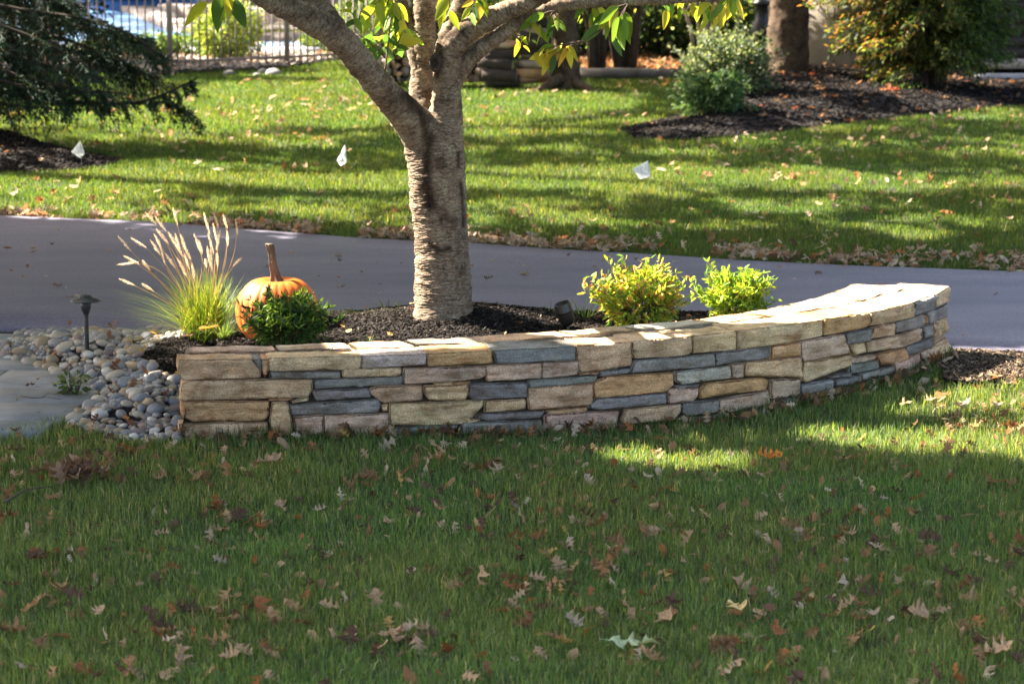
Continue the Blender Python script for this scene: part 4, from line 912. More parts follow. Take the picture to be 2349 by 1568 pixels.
# ------------------------------------------------------------------ shade: where sun must reach, seen along the sun's rays
SU = Vector((0, 0, 1)).cross(SUN).normalized(); SV = SUN.cross(SU)
SUn, SVn, SNn = np.array(SU), np.array(SV), np.array(SUN)
def s2(p): p = np.asarray(p, float); return np.stack([p@SUn, p@SVn], -1)
lit_polys = []; lit_discs = []
def litz(poly, z=0.0): lit_polys.append(s2(np.array([onz(x, y, z) for x, y in poly])))
def lity(poly, Y): lit_polys.append(s2(np.array([ony(x, y, Y) for x, y in poly])))
def litd(vx, vy, Y, r): lit_discs.append((s2(ony(vx, vy, Y)), r))
litz([(750, 778), (985, 768), (1110, 790), (790, 803)], ZT); litz([(1215, 762), (1345, 788), (1570, 776), (1700, 765), (1690, 705), (1450, 735)], ZT)
litz([(1725, 760), (1780, 752), (1700, 722), (1660, 730)], ZT); litz([(1840, 748), (2250, 690), (2230, 640), (1935, 640), (1860, 700)], ZT); litz([(900, 712), (945, 720), (1100, 730), (1250, 760), (1100, 775), (880, 780), (770, 785), (760, 770)], .33)
litz([(440, 775), (545, 780), (545, 800), (430, 792)], .2)
litz([(1360, 1008), (1480, 1000), (1700, 1024), (1690, 1056), (1560, 1060), (1400, 1040)]); litz([(1870, 935), (2100, 905), (2600, 910), (2600, 1055), (2349, 1045), (2200, 1026), (2000, 1014), (1870, 980)])
litz([(2160, 818), (2500, 808), (2500, 885), (2260, 895), (2170, 870)])
for q in [[(545, 168), (660, 154), (1000, 150), (1000, 178), (780, 184), (620, 178)], [(-200, 262), (110, 250), (330, 246), (440, 205), (560, 190), (840, 192), (920, 225), (930, 272), (830, 295), (600, 280), (420, 305), (200, 288), (0, 296), (-200, 300)],
          [(1060, 192), (1250, 200), (1460, 232), (1430, 252), (1300, 266), (1180, 282), (1060, 285)], [(480, 396), (950, 405), (950, 434), (700, 436), (560, 424)], [(1050, 392), (1300, 384), (1600, 384), (1720, 392), (1700, 418), (1500, 434), (1200, 434), (1060, 428)],
          [(1700, 412), (1840, 380), (1910, 392), (2130, 420), (2090, 440), (1850, 428)], [(-100, 398), (180, 402), (330, 388), (500, 398), (520, 422), (300, 440), (235, 468), (345, 482), (190, 484), (90, 440), (-100, 432)], [(2010, 522), (2180, 532), (2100, 554)],
          [(1080, 300), (1170, 300), (1180, 312), (1080, 314)], [(1500, 350), (1640, 346), (1640, 356), (1500, 360)], [(640, 330), (760, 326), (780, 336), (640, 340)], [(1730, 475), (1900, 470), (1900, 478), (1740, 484)],
                    [(400, 118), (1000, 100), (1000, 160), (400, 168)], [(400, 60), (520, 66), (520, 80), (400, 76)], [(560, 78), (720, 80), (720, 92), (560, 92)], [(1060, -20), (1260, -20), (1260, 60), (1060, 60)], [(1640, -40), (1760, -40), (1780, 110), (1660, 112)], [(1300, 150), (1560, 152), (1560, 176), (1310, 176)], [(2040, 195), (2349, 188), (2349, 200), (2050, 206)]]:
    litz(q)
lity([(405, 170), (870, 150), (870, -60), (405, -60)], 36.2); lity([(1840, 40), (1950, 70), (2000, 190), (1840, 190)], 35.2); lity([(1850, -20), (2010, -20), (2010, 120), (1860, 120)], 32.4)
for vy in range(270, 720, 22): litd(955-8*math.sin((vy-300)/150), vy, TD, .085)
for vx, vy in [(890, 235), (860, 200), (830, 165), (945, 60), (950, 100), (962, 150), (960, 190), (965, 225), (1000, 195), (1000, 225), (1060, 120), (1075, 105), (1100, 85), (1130, 70), (1120, 25), (1020, 12), (1170, 50)]: litd(vx, vy, TD-.05, .07)
for vx, vy in [(1225, 130), (1255, 130), (1290, 125), (920, 115), (940, 90), (905, 100), (880, 50), (900, 30), (1020, 20), (1080, 25), (1390, 60), (1430, 60), (1620, 25)]: litd(vx, vy, TD-.15, .13)
for vx, vy, r in [(440, 640, .17), (450, 560, .15), (500, 560, .14), (490, 640, .17), (400, 540, .13), (520, 520, .1), (350, 600, .12), (300, 650, .1), (420, 700, .14), (480, 700, .15), (360, 510, .08), (395, 500, .08), (470, 510, .09)]: litd(vx, vy, 15.95, r)
for vx, vy, r in [(1400, 640, .15), (1460, 630, .17), (1400, 700, .15), (1480, 690, .18), (1540, 680, .13), (1440, 600, .12), (1500, 610, .12)]: litd(vx, vy, 15.0, r)
for vx, vy, r in [(1640, 620, .1), (1680, 650, .16), (1640, 680, .12), (1700, 610, .13), (1740, 660, .1), (1600, 640, .08)]: litd(vx, vy, 15.4, r)
for vx, vy, r in [(618, 580, .05), (640, 632, .05), (720, 690, .04), (745, 720, .05), (600, 645, .05), (1280, 720, .07), (202, 680, .04)]: litd(vx, vy, 15.3, r)
for vx, vy, Y, r in [(1885, 110, 34.4, .28), (1880, 160, 34.4, .26), (1940, 165, 34.4, .25), (1880, 40, 34.4, .25), (1660, 130, 31, .35), (1620, 110, 31.5, .3), (1700, 150, 31, .22), (1900, 30, 32, .4), (1960, 50, 32, .4), (2010, 60, 32, .3), (2300, 152, 34, .12), (2290, 182, 33.8, .1), (1765, 60, 33, .1), (1765, 110, 33, .1), (1290, 60, 34, .09), (1285, 110, 34, .09), (1600, 60, 35, .5), (1650, 40, 36, .5), (1350, 60, 36, .4), (1470, 40, 36, .3), (520, 100, 37, .5)]: litd(vx, vy, Y, r)
def is_lit(Q, jit=.05):
    q = s2(Q)+RNG.normal(size=(len(Q), 2))*jit; r = np.zeros(len(Q), bool)
    for P in lit_polys: r |= inpoly(q[:, 0], q[:, 1], P)
    for c, rad in lit_discs: r |= ((q-c)**2).sum(1) < rad*rad*1.25
    return r
TREES = [('cherry', -.3, 15.4), ('a', -9.4, 17.2), ('b', -9.5, 27), ('c', -12, 36), ('d', -3, 56.5), ('e', 4, 58), ('f', 12, 56), ('g', 3.4, 33.2), ('h', .68, 34.4), ('i', 12, 35), ('j', -13, 47)]
n = 150000; Px = -9.5+20*RNG.random(n); Py = 8.6+46*RNG.random(n); Py[:12000] = 15.6+6.2*RNG.random(12000); Py[-22000:] = 16.0+5.6*RNG.random(22000); Px[-22000:] *= .75; Py[18000:50000] = 8.4+5.8*RNG.random(32000); Px[18000:50000] *= .6; Px[12000:17000] = -4.3+2.2*RNG.random(5000); Py[12000:17000] = 13.3+3.6*RNG.random(5000); zz = 3.9+4.6*RNG.random(n)+np.where(Py > 26, 2.5*RNG.random(n), 0)
t = zz/SNn[2]; Q = np.stack([Px, Py, 0*Px], 1)+SNn[None]*t[:, None]
# no blanket: dapple holes over the back lawn
hole = (Py > 20.5) & (noise(np.stack([Px*.9, Py*2.0, 0*Px], -1), 1.0, 6) > .12) & (RNG.random(n) < .85)
near_cherry = (np.abs(Q[:, 0]+.3) < 2.6) & (np.abs(Q[:, 1]-15.4) < 2.6)
Q[near_cherry, 2] *= 1.0
keep = ~hole & ~is_lit(Q); Q = Q[keep]; print('shade leaves', len(Q))
own = np.argmin(np.stack([(Q[:, 0]-a)**2+(Q[:, 1]-b)**2*(1 if k != 'cherry' else 1.6) for k, a, b in TREES]), axis=0)
opal = [(.06, .10, .02), (.10, .13, .025), (.16, .13, .03), (.22, .12, .03), (.05, .08, .02)]
def crown(Qs, pal, L=.30):
    n = len(Qs); Dr = rand_dirs(n); V, F, c = leafgeo(Qs-Dr*L*.5, Dr, L*(.7+.6*RNG.random(n)), L*.75, pick(pal, n), .1, .1)
    ok = np.ones(n, bool)
    for k in range(6): ok &= ~is_lit(V[k::6], .015)
    idx = np.where(ok)[0]; V = V.reshape(n, 6, 3)[idx].reshape(-1, 3); c = c.reshape(n, 6, 3)[idx].reshape(-1, 3); b = np.arange(len(idx))[:, None]*6
    return V, np.concatenate([b+np.array([[0, 1, 2, 3]]), b+np.array([[0, 3, 4, 5]])]), c
lab = {'a': 'unseen broad oak with rust-green leaves, added to shade the driveway from the left', 'b': 'unseen tall oak added for shade behind the left mulch ring', 'c': 'unseen oak added for shade beside the left end of the pool fence', 'd': 'unseen oak added for shade behind the swimming pool', 'e': 'unseen oak added for shade on the far grass behind the woodpile', 'f': 'unseen oak added for shade far behind the rendered wall', 'i': 'unseen oak added for shade beyond the dark boarded gate', 'j': 'unseen oak added for shade far to the left behind the pool'}
far_trees = {}
for i, (k, a, b) in enumerate(TREES):
    Qs = Q[own == i]
    if k == 'cherry': V, F, c = crown(Qs, cpal[:4], .16); o = lvs.n; lvs.V.append(V); lvs.F4.append(F+o); lvs.c.append(c); lvs.n += len(V); continue
    if k in 'gh': far_trees[k] = Qs; continue
    tr = thing('unseen_shade_oak', lab[k], 'tree', (a, b, 0))  # tree added out of view to block sun, crown shaped by the lit areas
    m = MB(); m.tube([(a, b, -.1), (a, b, .2), (a+.1, b, 2), (a, b+.1, 5), (a+.2, b, 8)], [.42, .30, .25, .2, .08], 16, jit=.02)
    cen = Qs.mean(0) if len(Qs) else np.array([a, b, 7])
    for q in range(9):
        if len(Qs): tip = Qs[RNG.integers(len(Qs))]; 
        if len(Qs):
            bp = spline([[a, b, 3.2+.4*q, .12], [(a+tip[0])/2, (b+tip[1])/2, 3.6+.4*q+.4*(tip[2]-3), .07], list(tip)+[.02]], 24); ok = ~is_lit(bp[:, :3], .0)
            kk = 24 if ok.all() else int(np.argmin(ok))
            if kk > 4: m.tube(bp[:kk, :3], bp[:kk, 3], 8)
    ob('trunk', rel(m.mesh('trunk', M_farbark, True), tr), tr)
    if len(Qs): V, F, c = crown(Qs, opal); ob('crown', rel(mesh_np('crown', V, F, c, M_leaf), tr), tr)
ob('crown', rel(lvs.mesh('crown', M_leaf, False, True), cherry), cherry)

# the two trunks standing at the back of the lawn
def back_tree(name, label, pts, roots, Qs, seed, base):
    tr = thing(name, label, 'tree', base); P = [list(ony(x, y, D))+[w*.5*D/FV] for x, y, w, D in pts]
    tubes = [(P, 120, 56, .012, seed, .02)]
    for rp in roots: tubes.append(([list(ony(x, y, D))+[w*.5*D/FV] for x, y, w, D in rp], 24, 20, .008, seed+5, .01))
    ob('trunk', rel(bark_mesh('trunk', tubes, M_bark2), tr), tr)
    if len(Qs): V, F, c = crown(Qs, opal); ob('crown', rel(mesh_np('crown', V, F, c, M_leaf), tr), tr)
back_tree('lawn_tree', 'thick straight ring-barked trunk rising from the dark mulch mound at the back', [(1806, 222, 150, 33.2), (1806, 205, 126, 33.2), (1806, 185, 108, 33.2), (1807, 150, 100, 33.2), (1808, 100, 96, 33.2), (1809, 50, 93, 33.2), (1810, 0, 90, 33.2), (1812, -120, 86, 33.2), (1818, -500, 70, 33.2)],
          [[(1780, 190, 30, 33.0), (1755, 206, 24, 32.8), (1725, 216, 10, 32.6)], [(1840, 180, 30, 33.2), (1866, 190, 22, 33.1), (1890, 196, 8, 33.0)]], far_trees['g'], 40, onz(1806, 205, .2))
back_tree('lawn_tree', 'slimmer trunk flaring into low roots beside the firewood stack', [(1297, 205, 110, 33.9), (1297, 195, 80, 33.9), (1297, 175, 62, 33.9), (1297, 120, 56, 33.9), (1297, 60, 52, 33.9), (1297, 0, 50, 33.9), (1297, -150, 46, 33.9), (1300, -480, 36, 33.9)],
          [[(1285, 180, 26, 33.7), (1258, 196, 22, 33.5), (1225, 210, 8, 33.3)], [(1310, 184, 26, 33.8), (1335, 198, 18, 33.6), (1365, 210, 8, 33.4)]], far_trees['h'], 60, onz(1297, 195, .0))

# ------------------------------------------------------------------ shrubs
def cloud(n, cen, rad, pal, LL, LW, wts=None, shell=.45, up=.25, mat=None, name='foliage', seed=0, clump=.35, flat=0.0, droop=.15):
    d = rand_dirs(n); r = (shell+(1-shell)*RNG.random(n)**.5); cl = 1+clump*noise(d, 2.4, seed); P = np.array(cen)+d*(r*cl)[:, None]*np.array(rad)
    P = P[P[:, 2] > cen[2]-rad[2]*.97] if flat == 0 else P; n = len(P); d = norm(P-np.array(cen)); D = norm(d+.7*rand_dirs(n)+np.array([0, 0, up])); c = pick(pal, n, .3, wts)
    return leafgeo(P, D, LL*(.6+.8*RNG.random(n)), LL*LW*(.7+.6*RNG.random(n)), c, droop, .25)
def shrub(name, label, cat, cen, rad, n, pal, LL, LW, wts=None, stems=10, mat=None, group=None, tips=None, **kw):
    base = (cen[0], cen[1], cen[2]-rad[2]); th = thing(name, label, cat, base, group)
    V, F, c = cloud(n, cen, rad, pal, LL, LW, wts, **kw); mb = MB(); mb.add(V, F, None, c); st = MB()
    for q in range(stems):
        a = q/stems*6.283+random.random(); e = random.uniform(.25, .85); b = np.array(base)+np.array([math.cos(a)*.12*rad[0], math.sin(a)*.12*rad[1], -.02]); t = np.array(cen)+np.array([math.cos(a)*rad[0]*e, math.sin(a)*rad[1]*e, rad[2]*random.uniform(.1, .8)])
        st.tube([b, (b+t)/2+np.array([0, 0, .05*rad[2]]), t], [.010*LL/.035, .007*LL/.035, .002], 6)
    if tips:
        for q in range(tips[0]):   # upright shoots with paired leaflets
            a = random.random()*6.283; e = random.uniform(.15, .95)**.7; b = np.array(cen)+np.array([math.cos(a)*rad[0]*e*.75, math.sin(a)*rad[1]*e*.75, rad[2]*(math.sqrt(max(0, 1-e*e))*.8-random.random()*.7)]); L = tips[1]*random.uniform(.4, 1.45)
            t = b+np.array([math.cos(a)*L*1.0*e+L*random.uniform(-.2, .2), math.sin(a)*L*.9*e, L*(1-.45*e)]); st.tube([b, t], [.003, .0015], 5); k = 7; f = np.linspace(.1, 1, k)[:, None]; P = b+(t-b)*f
            V, F, c = leafgeo(np.repeat(P, 2, 0), rand_dirs(2*k)+np.array([0, 0, .55]), LL*1.15, LL*LW*1.1, pick(tips[2], 2*k, .25), .1, .2); mb.add(V, F, None, c)
    ob('foliage', rel(mb.mesh('foliage', mat or M_leaf, False, True), th), th); ob('stems', rel(st.mesh('stems', M_twig, True), th), th)
    return th
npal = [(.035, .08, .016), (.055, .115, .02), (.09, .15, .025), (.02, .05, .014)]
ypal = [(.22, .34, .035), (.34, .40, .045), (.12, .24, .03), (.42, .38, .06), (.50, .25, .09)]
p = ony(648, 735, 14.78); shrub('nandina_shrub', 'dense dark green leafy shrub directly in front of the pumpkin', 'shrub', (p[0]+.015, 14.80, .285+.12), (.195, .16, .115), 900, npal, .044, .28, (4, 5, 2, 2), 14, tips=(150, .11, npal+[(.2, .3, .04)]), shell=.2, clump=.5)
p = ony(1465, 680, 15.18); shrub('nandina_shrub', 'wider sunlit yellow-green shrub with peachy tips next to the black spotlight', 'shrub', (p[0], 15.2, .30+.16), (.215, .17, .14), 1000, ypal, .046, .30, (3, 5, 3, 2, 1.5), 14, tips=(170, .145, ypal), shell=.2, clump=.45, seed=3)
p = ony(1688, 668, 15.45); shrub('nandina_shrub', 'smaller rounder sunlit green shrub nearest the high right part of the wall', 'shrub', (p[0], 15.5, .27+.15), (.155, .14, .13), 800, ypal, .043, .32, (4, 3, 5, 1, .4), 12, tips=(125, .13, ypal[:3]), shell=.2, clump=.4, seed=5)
# ------------------------------------------------------------------ fountain grass
pg = onz(470, 766, .17); fg = thing('fountain_grass', 'tall fountain grass with glowing pale seed heads beside the pumpkin', 'ornamental grass', pg)
n = 1300; b = np.array(pg)+np.c_[RNG.normal(size=(n, 2))*.05, np.zeros(n)-.02]; mb = MB()
for q in range(n):
    a = random.random()*6.283; sp = abs(random.gauss(0, .62)); H = random.uniform(.16, .46); w_ = .0028+.002*random.random(); d = np.array([math.cos(a), math.sin(a), 0])
    if random.random() < .25: sp *= 1.6
    k = 5; V = []; s = np.cross(d, [0, 0, 1])*w_*.5+np.array([0, 0, 0])
    for i in range(k+1):
        tt = i/k; c = b[q]+d*H*sp*(tt+.5*tt*tt*sp)+np.array([0, 0, H*(tt-.28*sp*tt**2.2)]); ww = (1-tt**2.5); V += [c+s*ww, c-s*ww]
    mb.add(np.array(V), [(2*i, 2*i+1, 2*i+3, 2*i+2) for i in range(k)], None, pick([(.15, .24, .025), (.10, .19, .025), (.25, .28, .05), (.32, .27, .12), (.05, .11, .02)], 1, .3, (4, 4, 3, 2.4, 3))[0])
ob('leaf_blades', rel(mb.mesh('leaf_blades', M_grass, False, True), fg), fg)
heads = [(182, 352, 268, 450), (305, 365, 408, 430), (235, 530, 340, 590), (195, 745, 300, 790), (440, 130, 510, 210), (525, 165, 600, 265), (690, 85, 720, 200), (980, 135, 1020, 280), (1070, 130, 1105, 235), (1160, 150, 1190, 245), (540, 285, 620, 380), (650, 315, 715, 420), (760, 335, 800, 440), (890, 335, 940, 475), (1020, 330, 1060, 470), (1065, 235, 1095, 370), (1125, 295, 1100, 430), (485, 390, 550, 490), (560, 400, 600, 560), (710, 330, 745, 450), (790, 430, 840, 530), (1010, 450, 1030, 580), (1040, 430, 1050, 620), (620, 515, 690, 610), (735, 560, 800, 690), (865, 600, 885, 730), (1325, 550, 1265, 605), (1195, 300, 1200, 400), (405, 575, 455, 640), (405, 790, 485, 845), (800, 520, 830, 620), (710, 420, 770, 510), (1100, 510, 1105, 600), (180, 605, 325, 585), (515, 330, 560, 420), (1275, 190, 1290, 300), (930, 390, 955, 480), (990, 560, 1000, 620)]
stk = MB()
for hi, (x0, y0, x1, y1) in enumerate(heads):
    D = 15.98+random.uniform(-.22, .22); tv = lambda x, y: ((400+x/2.349)/1.7437, (800+y/2.349)/1.7437); t = ony(*tv(x0, y0), D); m = ony(*tv(x1, y1), D); bb = np.array(pg)+np.array([random.gauss(0, .035), random.gauss(0, .035), 0])
    m = m+(m-t)*.3; t = t+(t-m)*.12; dr = m-t; mid = m+dr*.6; stk.tube(spline([list(bb)+[0], list(bb*.55+mid*.45+np.array([0, 0, .03]))+[0], list(mid)+[0], list(m)+[0], list(t)+[0]], 14)[:, :3], np.linspace(.0022, .0012, 14), 5, col=(.42, .32, .16))
    k = 380; f = RNG.random(k); ax = t-m; L = np.linalg.norm(ax); axn = ax/L; P = m+ax*f[:, None]; rd = rand_dirs(k); rd -= (rd@axn)[:, None]*axn; rd = norm(rd); Dd = rd+axn*.9; pr = np.sin(np.pi*np.clip(f, .04, .97)**.8)**.6
    V, F, c = leafgeo(P, Dd, (.0145*pr*(.35+1.0*RNG.random(k))), .0012, pick([(.72, .62, .48), (.76, .67, .55), (.55, .43, .30), (.68, .55, .42)], k, .15), .0, 0); ob('seed_head', rel(mesh_np('seed_head', V, F, c, M_plume), fg), fg)
ob('stalks', rel(stk.mesh('stalks', M_plume, True, True), fg), fg)
# liriope tufts
def tuft(vx, vy, z, label, n, H, seed):
    c = onz(vx, vy, z); th = thing('grass_tuft', label, 'grass tuft', c); mb = MB()
    for q in range(n):
        a = random.random()*6.283; sp = random.uniform(.3, 1.0); h = H*random.uniform(.6, 1.15); d = np.array([math.cos(a), math.sin(a), 0]); s = np.cross(d, [0, 0, 1])*.003; V = []
        for i in range(7):
            tt = i/6; p = c+np.array([random.gauss(0, 1), 0, 0])*0+d*(.02+h*sp*tt*1.05)+np.array([0, 0, h*(1.25*tt-1.0*sp*tt*tt)]); V += [p+s*(1-tt**3), p-s*(1-tt**3)]
        mb.add(np.array(V), [(2*i, 2*i+1, 2*i+3, 2*i+2) for i in range(6)], None, pick([(.06, .12, .05), (.10, .17, .05), (.16, .22, .06)], 1, .2)[0])
    ob('leaf_blades', rel(mb.mesh('leaf_blades', M_grass, False, True), th), th)
tuft(892, 742, .24, 'arching strappy grass tuft behind the left side of the tree trunk', 70, .17, 1)
tuft(1262, 752, .24, 'arching strappy grass tuft just behind the black spotlight', 60, .17, 2)
tuft(1340, 748, .26, 'sparse upright strappy tuft between spotlight and yellow-green shrub', 22, .22, 3)
tuft(512, 778, .22, 'low tangled strappy tuft between fountain grass and the pumpkin', 80, .15, 4)
tuft(843, 784, .33, 'tiny bright weed sprouting behind the wall top', 7, .06, 5)
# ------------------------------------------------------------------ pumpkin
pc = ony(636, 770, 15.4); pb = np.array([pc[0], 15.42, .19]); pk = thing('pumpkin', 'big orange pumpkin with a long upright stem behind the front shrub', 'pumpkin', pb)
nu, nv = 192, 70; V = []; gr = []
R0, H0 = .236, .207
for j in range(nv+1):
    ph = math.pi*j/nv
    for i in range(nu):
        th = 2*math.pi*i/nu; lob = abs(math.sin(11*th+.25*math.sin(3*th)))**.55; g = (1-lob); s = math.sin(ph)
        r = R0*(s**.82)*(1-.038*g*(.35+.65*s))*(1+.02*math.sin(2*th+1)); z = H0*math.cos(ph)
        dm = math.exp(-((s)/.30)**2); z -= (.040*dm)*(1 if math.cos(ph) > 0 else -1); z *= 1-.05*g*s*.3
        V.append((r*math.cos(th), r*math.sin(th), z+H0-.012)); gr.append(lob)
V = np.array(V); i = np.arange(nv)[:, None]*nu; j = np.arange(nu)[None]; k = (j+1) % nu; F = np.stack([i+j, i+nu+j, i+nu+k, i+k], -1).reshape(-1, 4)
ob('rind', mesh_np('rind', V, F, mat=M_pump, smooth=True, attrs={'groove': gr}), pk)
st = MB(); sp = spline([[.005, 0, .345, .062], [.0, 0, .365, .036], [-.008, 0, .40, .026], [-.020, .0, .46, .021], [-.026, 0, .53, .019], [-.036, 0, .575, .024], [-.040, 0, .585, .022]], 46); an = np.arange(40)*2*np.pi/40; VV = []
for q, (x, y, z, r) in enumerate(sp): rr = r*(1+.16*np.cos(5*an+q*.03)+.05*np.cos(10*an)); VV.append(np.stack([x+rr*np.cos(an), y+rr*np.sin(an), np.full(40, z)], 1))
VV = np.concatenate(VV); i = np.arange(45)[:, None]*40; j = np.arange(40)[None]; k = (j+1) % 40; b = len(VV); VV = np.concatenate([VV, [[-.040, 0, .588]]]); VV += .0022*np.stack([noise(VV, 60, q) for q in range(3)], 1)
st.add(VV, np.stack([i+j, i+k, i+40+k, i+40+j], -1).reshape(-1, 4), [(45*40+q, 45*40+(q+1) % 40, b) for q in range(40)]); ob('stem', st.mesh('stem', M_pumpstem, True), pk)
# ------------------------------------------------------------------ path light
pl = onz(200, 806, .10); D = pl[1]; k = D/FV; lt = thing('path_light', 'black mushroom-hat path light on a thin post among the pebbles', 'lamp', pl)
m = MB(); m.lathe([(.0, -.08), (.0125, -.08), (.0135, .0), (.0135, .255), (.012, .262), (0, .262)], 20); ob('post', m.mesh('post', M_black, True), lt)
m = MB(); m.lathe([(.0135, .215), (.016, .225), (.027, .250), (.031, .268), (.031, .296), (.028, .298), (.0, .298)], 28); ob('lamp_housing', m.mesh('lamp_housing', M_black, True), lt)
m = MB(); m.lathe([(.0, .300), (.088, .300), (.0895, .3025), (.087, .306), (.050, .3215), (.040, .325), (.038, .332), (.024, .338), (.0, .341)], 48); ob('hat', m.mesh('hat', M_black, True), lt)
# ------------------------------------------------------------------ spotlight
slp = onz(1304, 752, .335); sl_ = thing('spotlight', 'black cylindrical landscape spotlight tilted towards the tree, behind the wall', 'lamp', slp)
Rt = np.array(Matrix.Rotation(math.radians(-17), 3, 'Y') @ Matrix.Rotation(math.radians(6), 3, 'X'))
m = MB(); m.lathe([(0, .0), (.030, .0), (.040, .012), (.045, .03), (.047, .075), (.047, .08)], 40, at=(0, 0, .02), R=Rt); ob('lamp_body', m.mesh('lamp_body', M_bronze, True), sl_)
m = MB(); m.lathe([(.047, .076), (.0505, .078), (.0505, .086), (.0495, .088), (.0495, .128), (.0485, .131), (.046, .131), (.0455, .100), (0, .099)], 40, at=(0, 0, .02), R=Rt); ob('shroud', m.mesh('shroud', M_bronze, True), sl_)
m = MB(); m.tube([(.0, 0, -.12), (0, 0, -.01), (-.004, 0, .03)], [.008, .010, .012], 12); ob('stake', m.mesh('stake', M_bronze, True), sl_)
# ------------------------------------------------------------------ marker flags
def flag(quad, Y, base, label, lines):
    b = onz(*base); th = thing('marker_flag', label, 'marker flag', b, 'white utility marker flags in the lawn'); q = [ony(x, y, b[1]) for x, y in quad]
    V = []; n = 9
    for i in range(n):
        for j in range(n):
            u, v = i/(n-1), j/(n-1); p = (q[0]*(1-u)+q[1]*u)*(1-v)+(q[3]*(1-u)+q[2]*u)*v; p = p+np.array([0, .012*math.sin(5*u+3*v)+.008*math.sin(9*v), 0]); V.append(p)
    F = [(i*n+j, (i+1)*n+j, (i+1)*n+j+1, i*n+j+1) for i in range(n-1) for j in range(n-1)]; me = mesh_np('flag', np.array(V), np.array(F), np.tile((.80, .80, .82), (n*n, 1)), M_flag, True); ob('flag', rel(me, th), th)
    w = MB(); top = q[0] if lines is None else q[lines]; w.tube([b+np.array([0, 0, -.05]), (b+top)/2, top], .0016, 6); ob('wire', rel(w.mesh('wire', M_wire), th), th)
    # faint printed lines of small print
    t = MB(); 
    for r_ in range(4):
        for c_ in range(5):
            u0 = .18+.13*c_; v = .22+.17*r_; u1 = u0+.095
            if (r_+c_*3) % 5 == 4: continue
            P4 = []
            for (u, vv) in ((u0, v), (u1, v), (u1, v+.045), (u0, v+.045)): p = (q[0]*(1-u)+q[1]*u)*(1-vv)+(q[3]*(1-u)+q[2]*u)*vv; P4.append(p+np.array([0, .012*math.sin(5*u+3*vv)+.008*math.sin(9*vv)-.0025, 0]))
            t.add(np.array(P4), [(0, 1, 2, 3)])
    ob('print', rel(t.mesh('print', M_print), th), th)
M_flag = leafy('flag_plastic', .35, .5, tint=(1, 1, 1)); M_wire = solid('flag_wire', (.25, .25, .25), .5, 20, metallic=.6); M_print = solid('flag_print', (.42, .43, .50), .7, 20, bump=0)
flag([(184, 322), (195, 352), (184, 364), (163, 348)], 0, (190, 414), 'leftmost white marker flag, hanging to a point in front of the dark mulch ring', 0)
flag([(791, 332), (796, 370), (782, 381), (773, 368)], 0, (792, 432), 'narrow white marker flag on the grass left of the cherry trunk', 0)
flag([(1487, 368), (1493, 404), (1470, 412), (1450, 388)], 0, (1492, 462), 'widest white marker flag, alone on the grass right of the cherry trunk', 0)

# ------------------------------------------------------------------ pool, deck, fence
def flatpoly(name, vs, z, mat, h=.05):
    P = np.array([onz(x, y, z) for x, y in vs]); n = len(P); lo = P.copy(); lo[:, 2] -= h; me = bpy.data.meshes.new(name)
    me.from_pydata(np.concatenate([P, lo]).tolist(), [], [list(range(n))[::-1]]+[[q, (q+1) % n, n+(q+1) % n, n+q] for q in range(n)]); me.materials.append(mat); return me
top = [(160, 2), (240, 4), (300, 20), (355, 44), (400, 58), (450, 66), (520, 76), (565, 80), (720, 80), (800, 84)]
tag(ob('pool_water', flatpoly('pool_water', [(-60, 2)]+top+[(800, 106), (560, 104), (400, 100), (-60, 100)], .075, M_water, .1)), kind='structure')
M_cop = solid('pool_coping', (.30, .25, .22), .85, 5, .8, 1.12, .2, 40); M_deck = solid('pool_deck', (.20, .17, .15), .9, 3, .8, 1.15, .3, 40); M_wh = solid('pool_edge_white', (.40, .42, .46), .7, 8, .9, 1.08, .1)
def strip(name, line, z, wd, h, mat, up=True):
    m = MB(); P = np.array([onz(x, y, z) for x, y in line])
    for a, b in zip(P[:-1], P[1:]):
        d = (b-a); d /= np.linalg.norm(d); nn = np.array([-d[1], d[0], 0])*wd; V = np.array([a, b, b+nn, a+nn]); lo = V.copy(); lo[:, 2] -= h; m.add(np.concatenate([V, lo]), [(0, 1, 2, 3), (0, 4, 5, 1), (1, 5, 6, 2), (2, 6, 7, 3), (3, 7, 4, 0)])
    return m.mesh(name, mat)
pd = thing('swimming_pool', 'pale blue swimming pool with stone coping behind the metal fence', 'pool', onz(450, 85, 0))
ob('coping', rel(strip('coping', top, .17, .55, .17, M_cop), pd), pd)
ob('front_edge', rel(strip('front_edge', [(800, 108), (560, 108), (400, 103), (-60, 103)][::-1], .12, -.28, .14, M_wh), pd), pd)
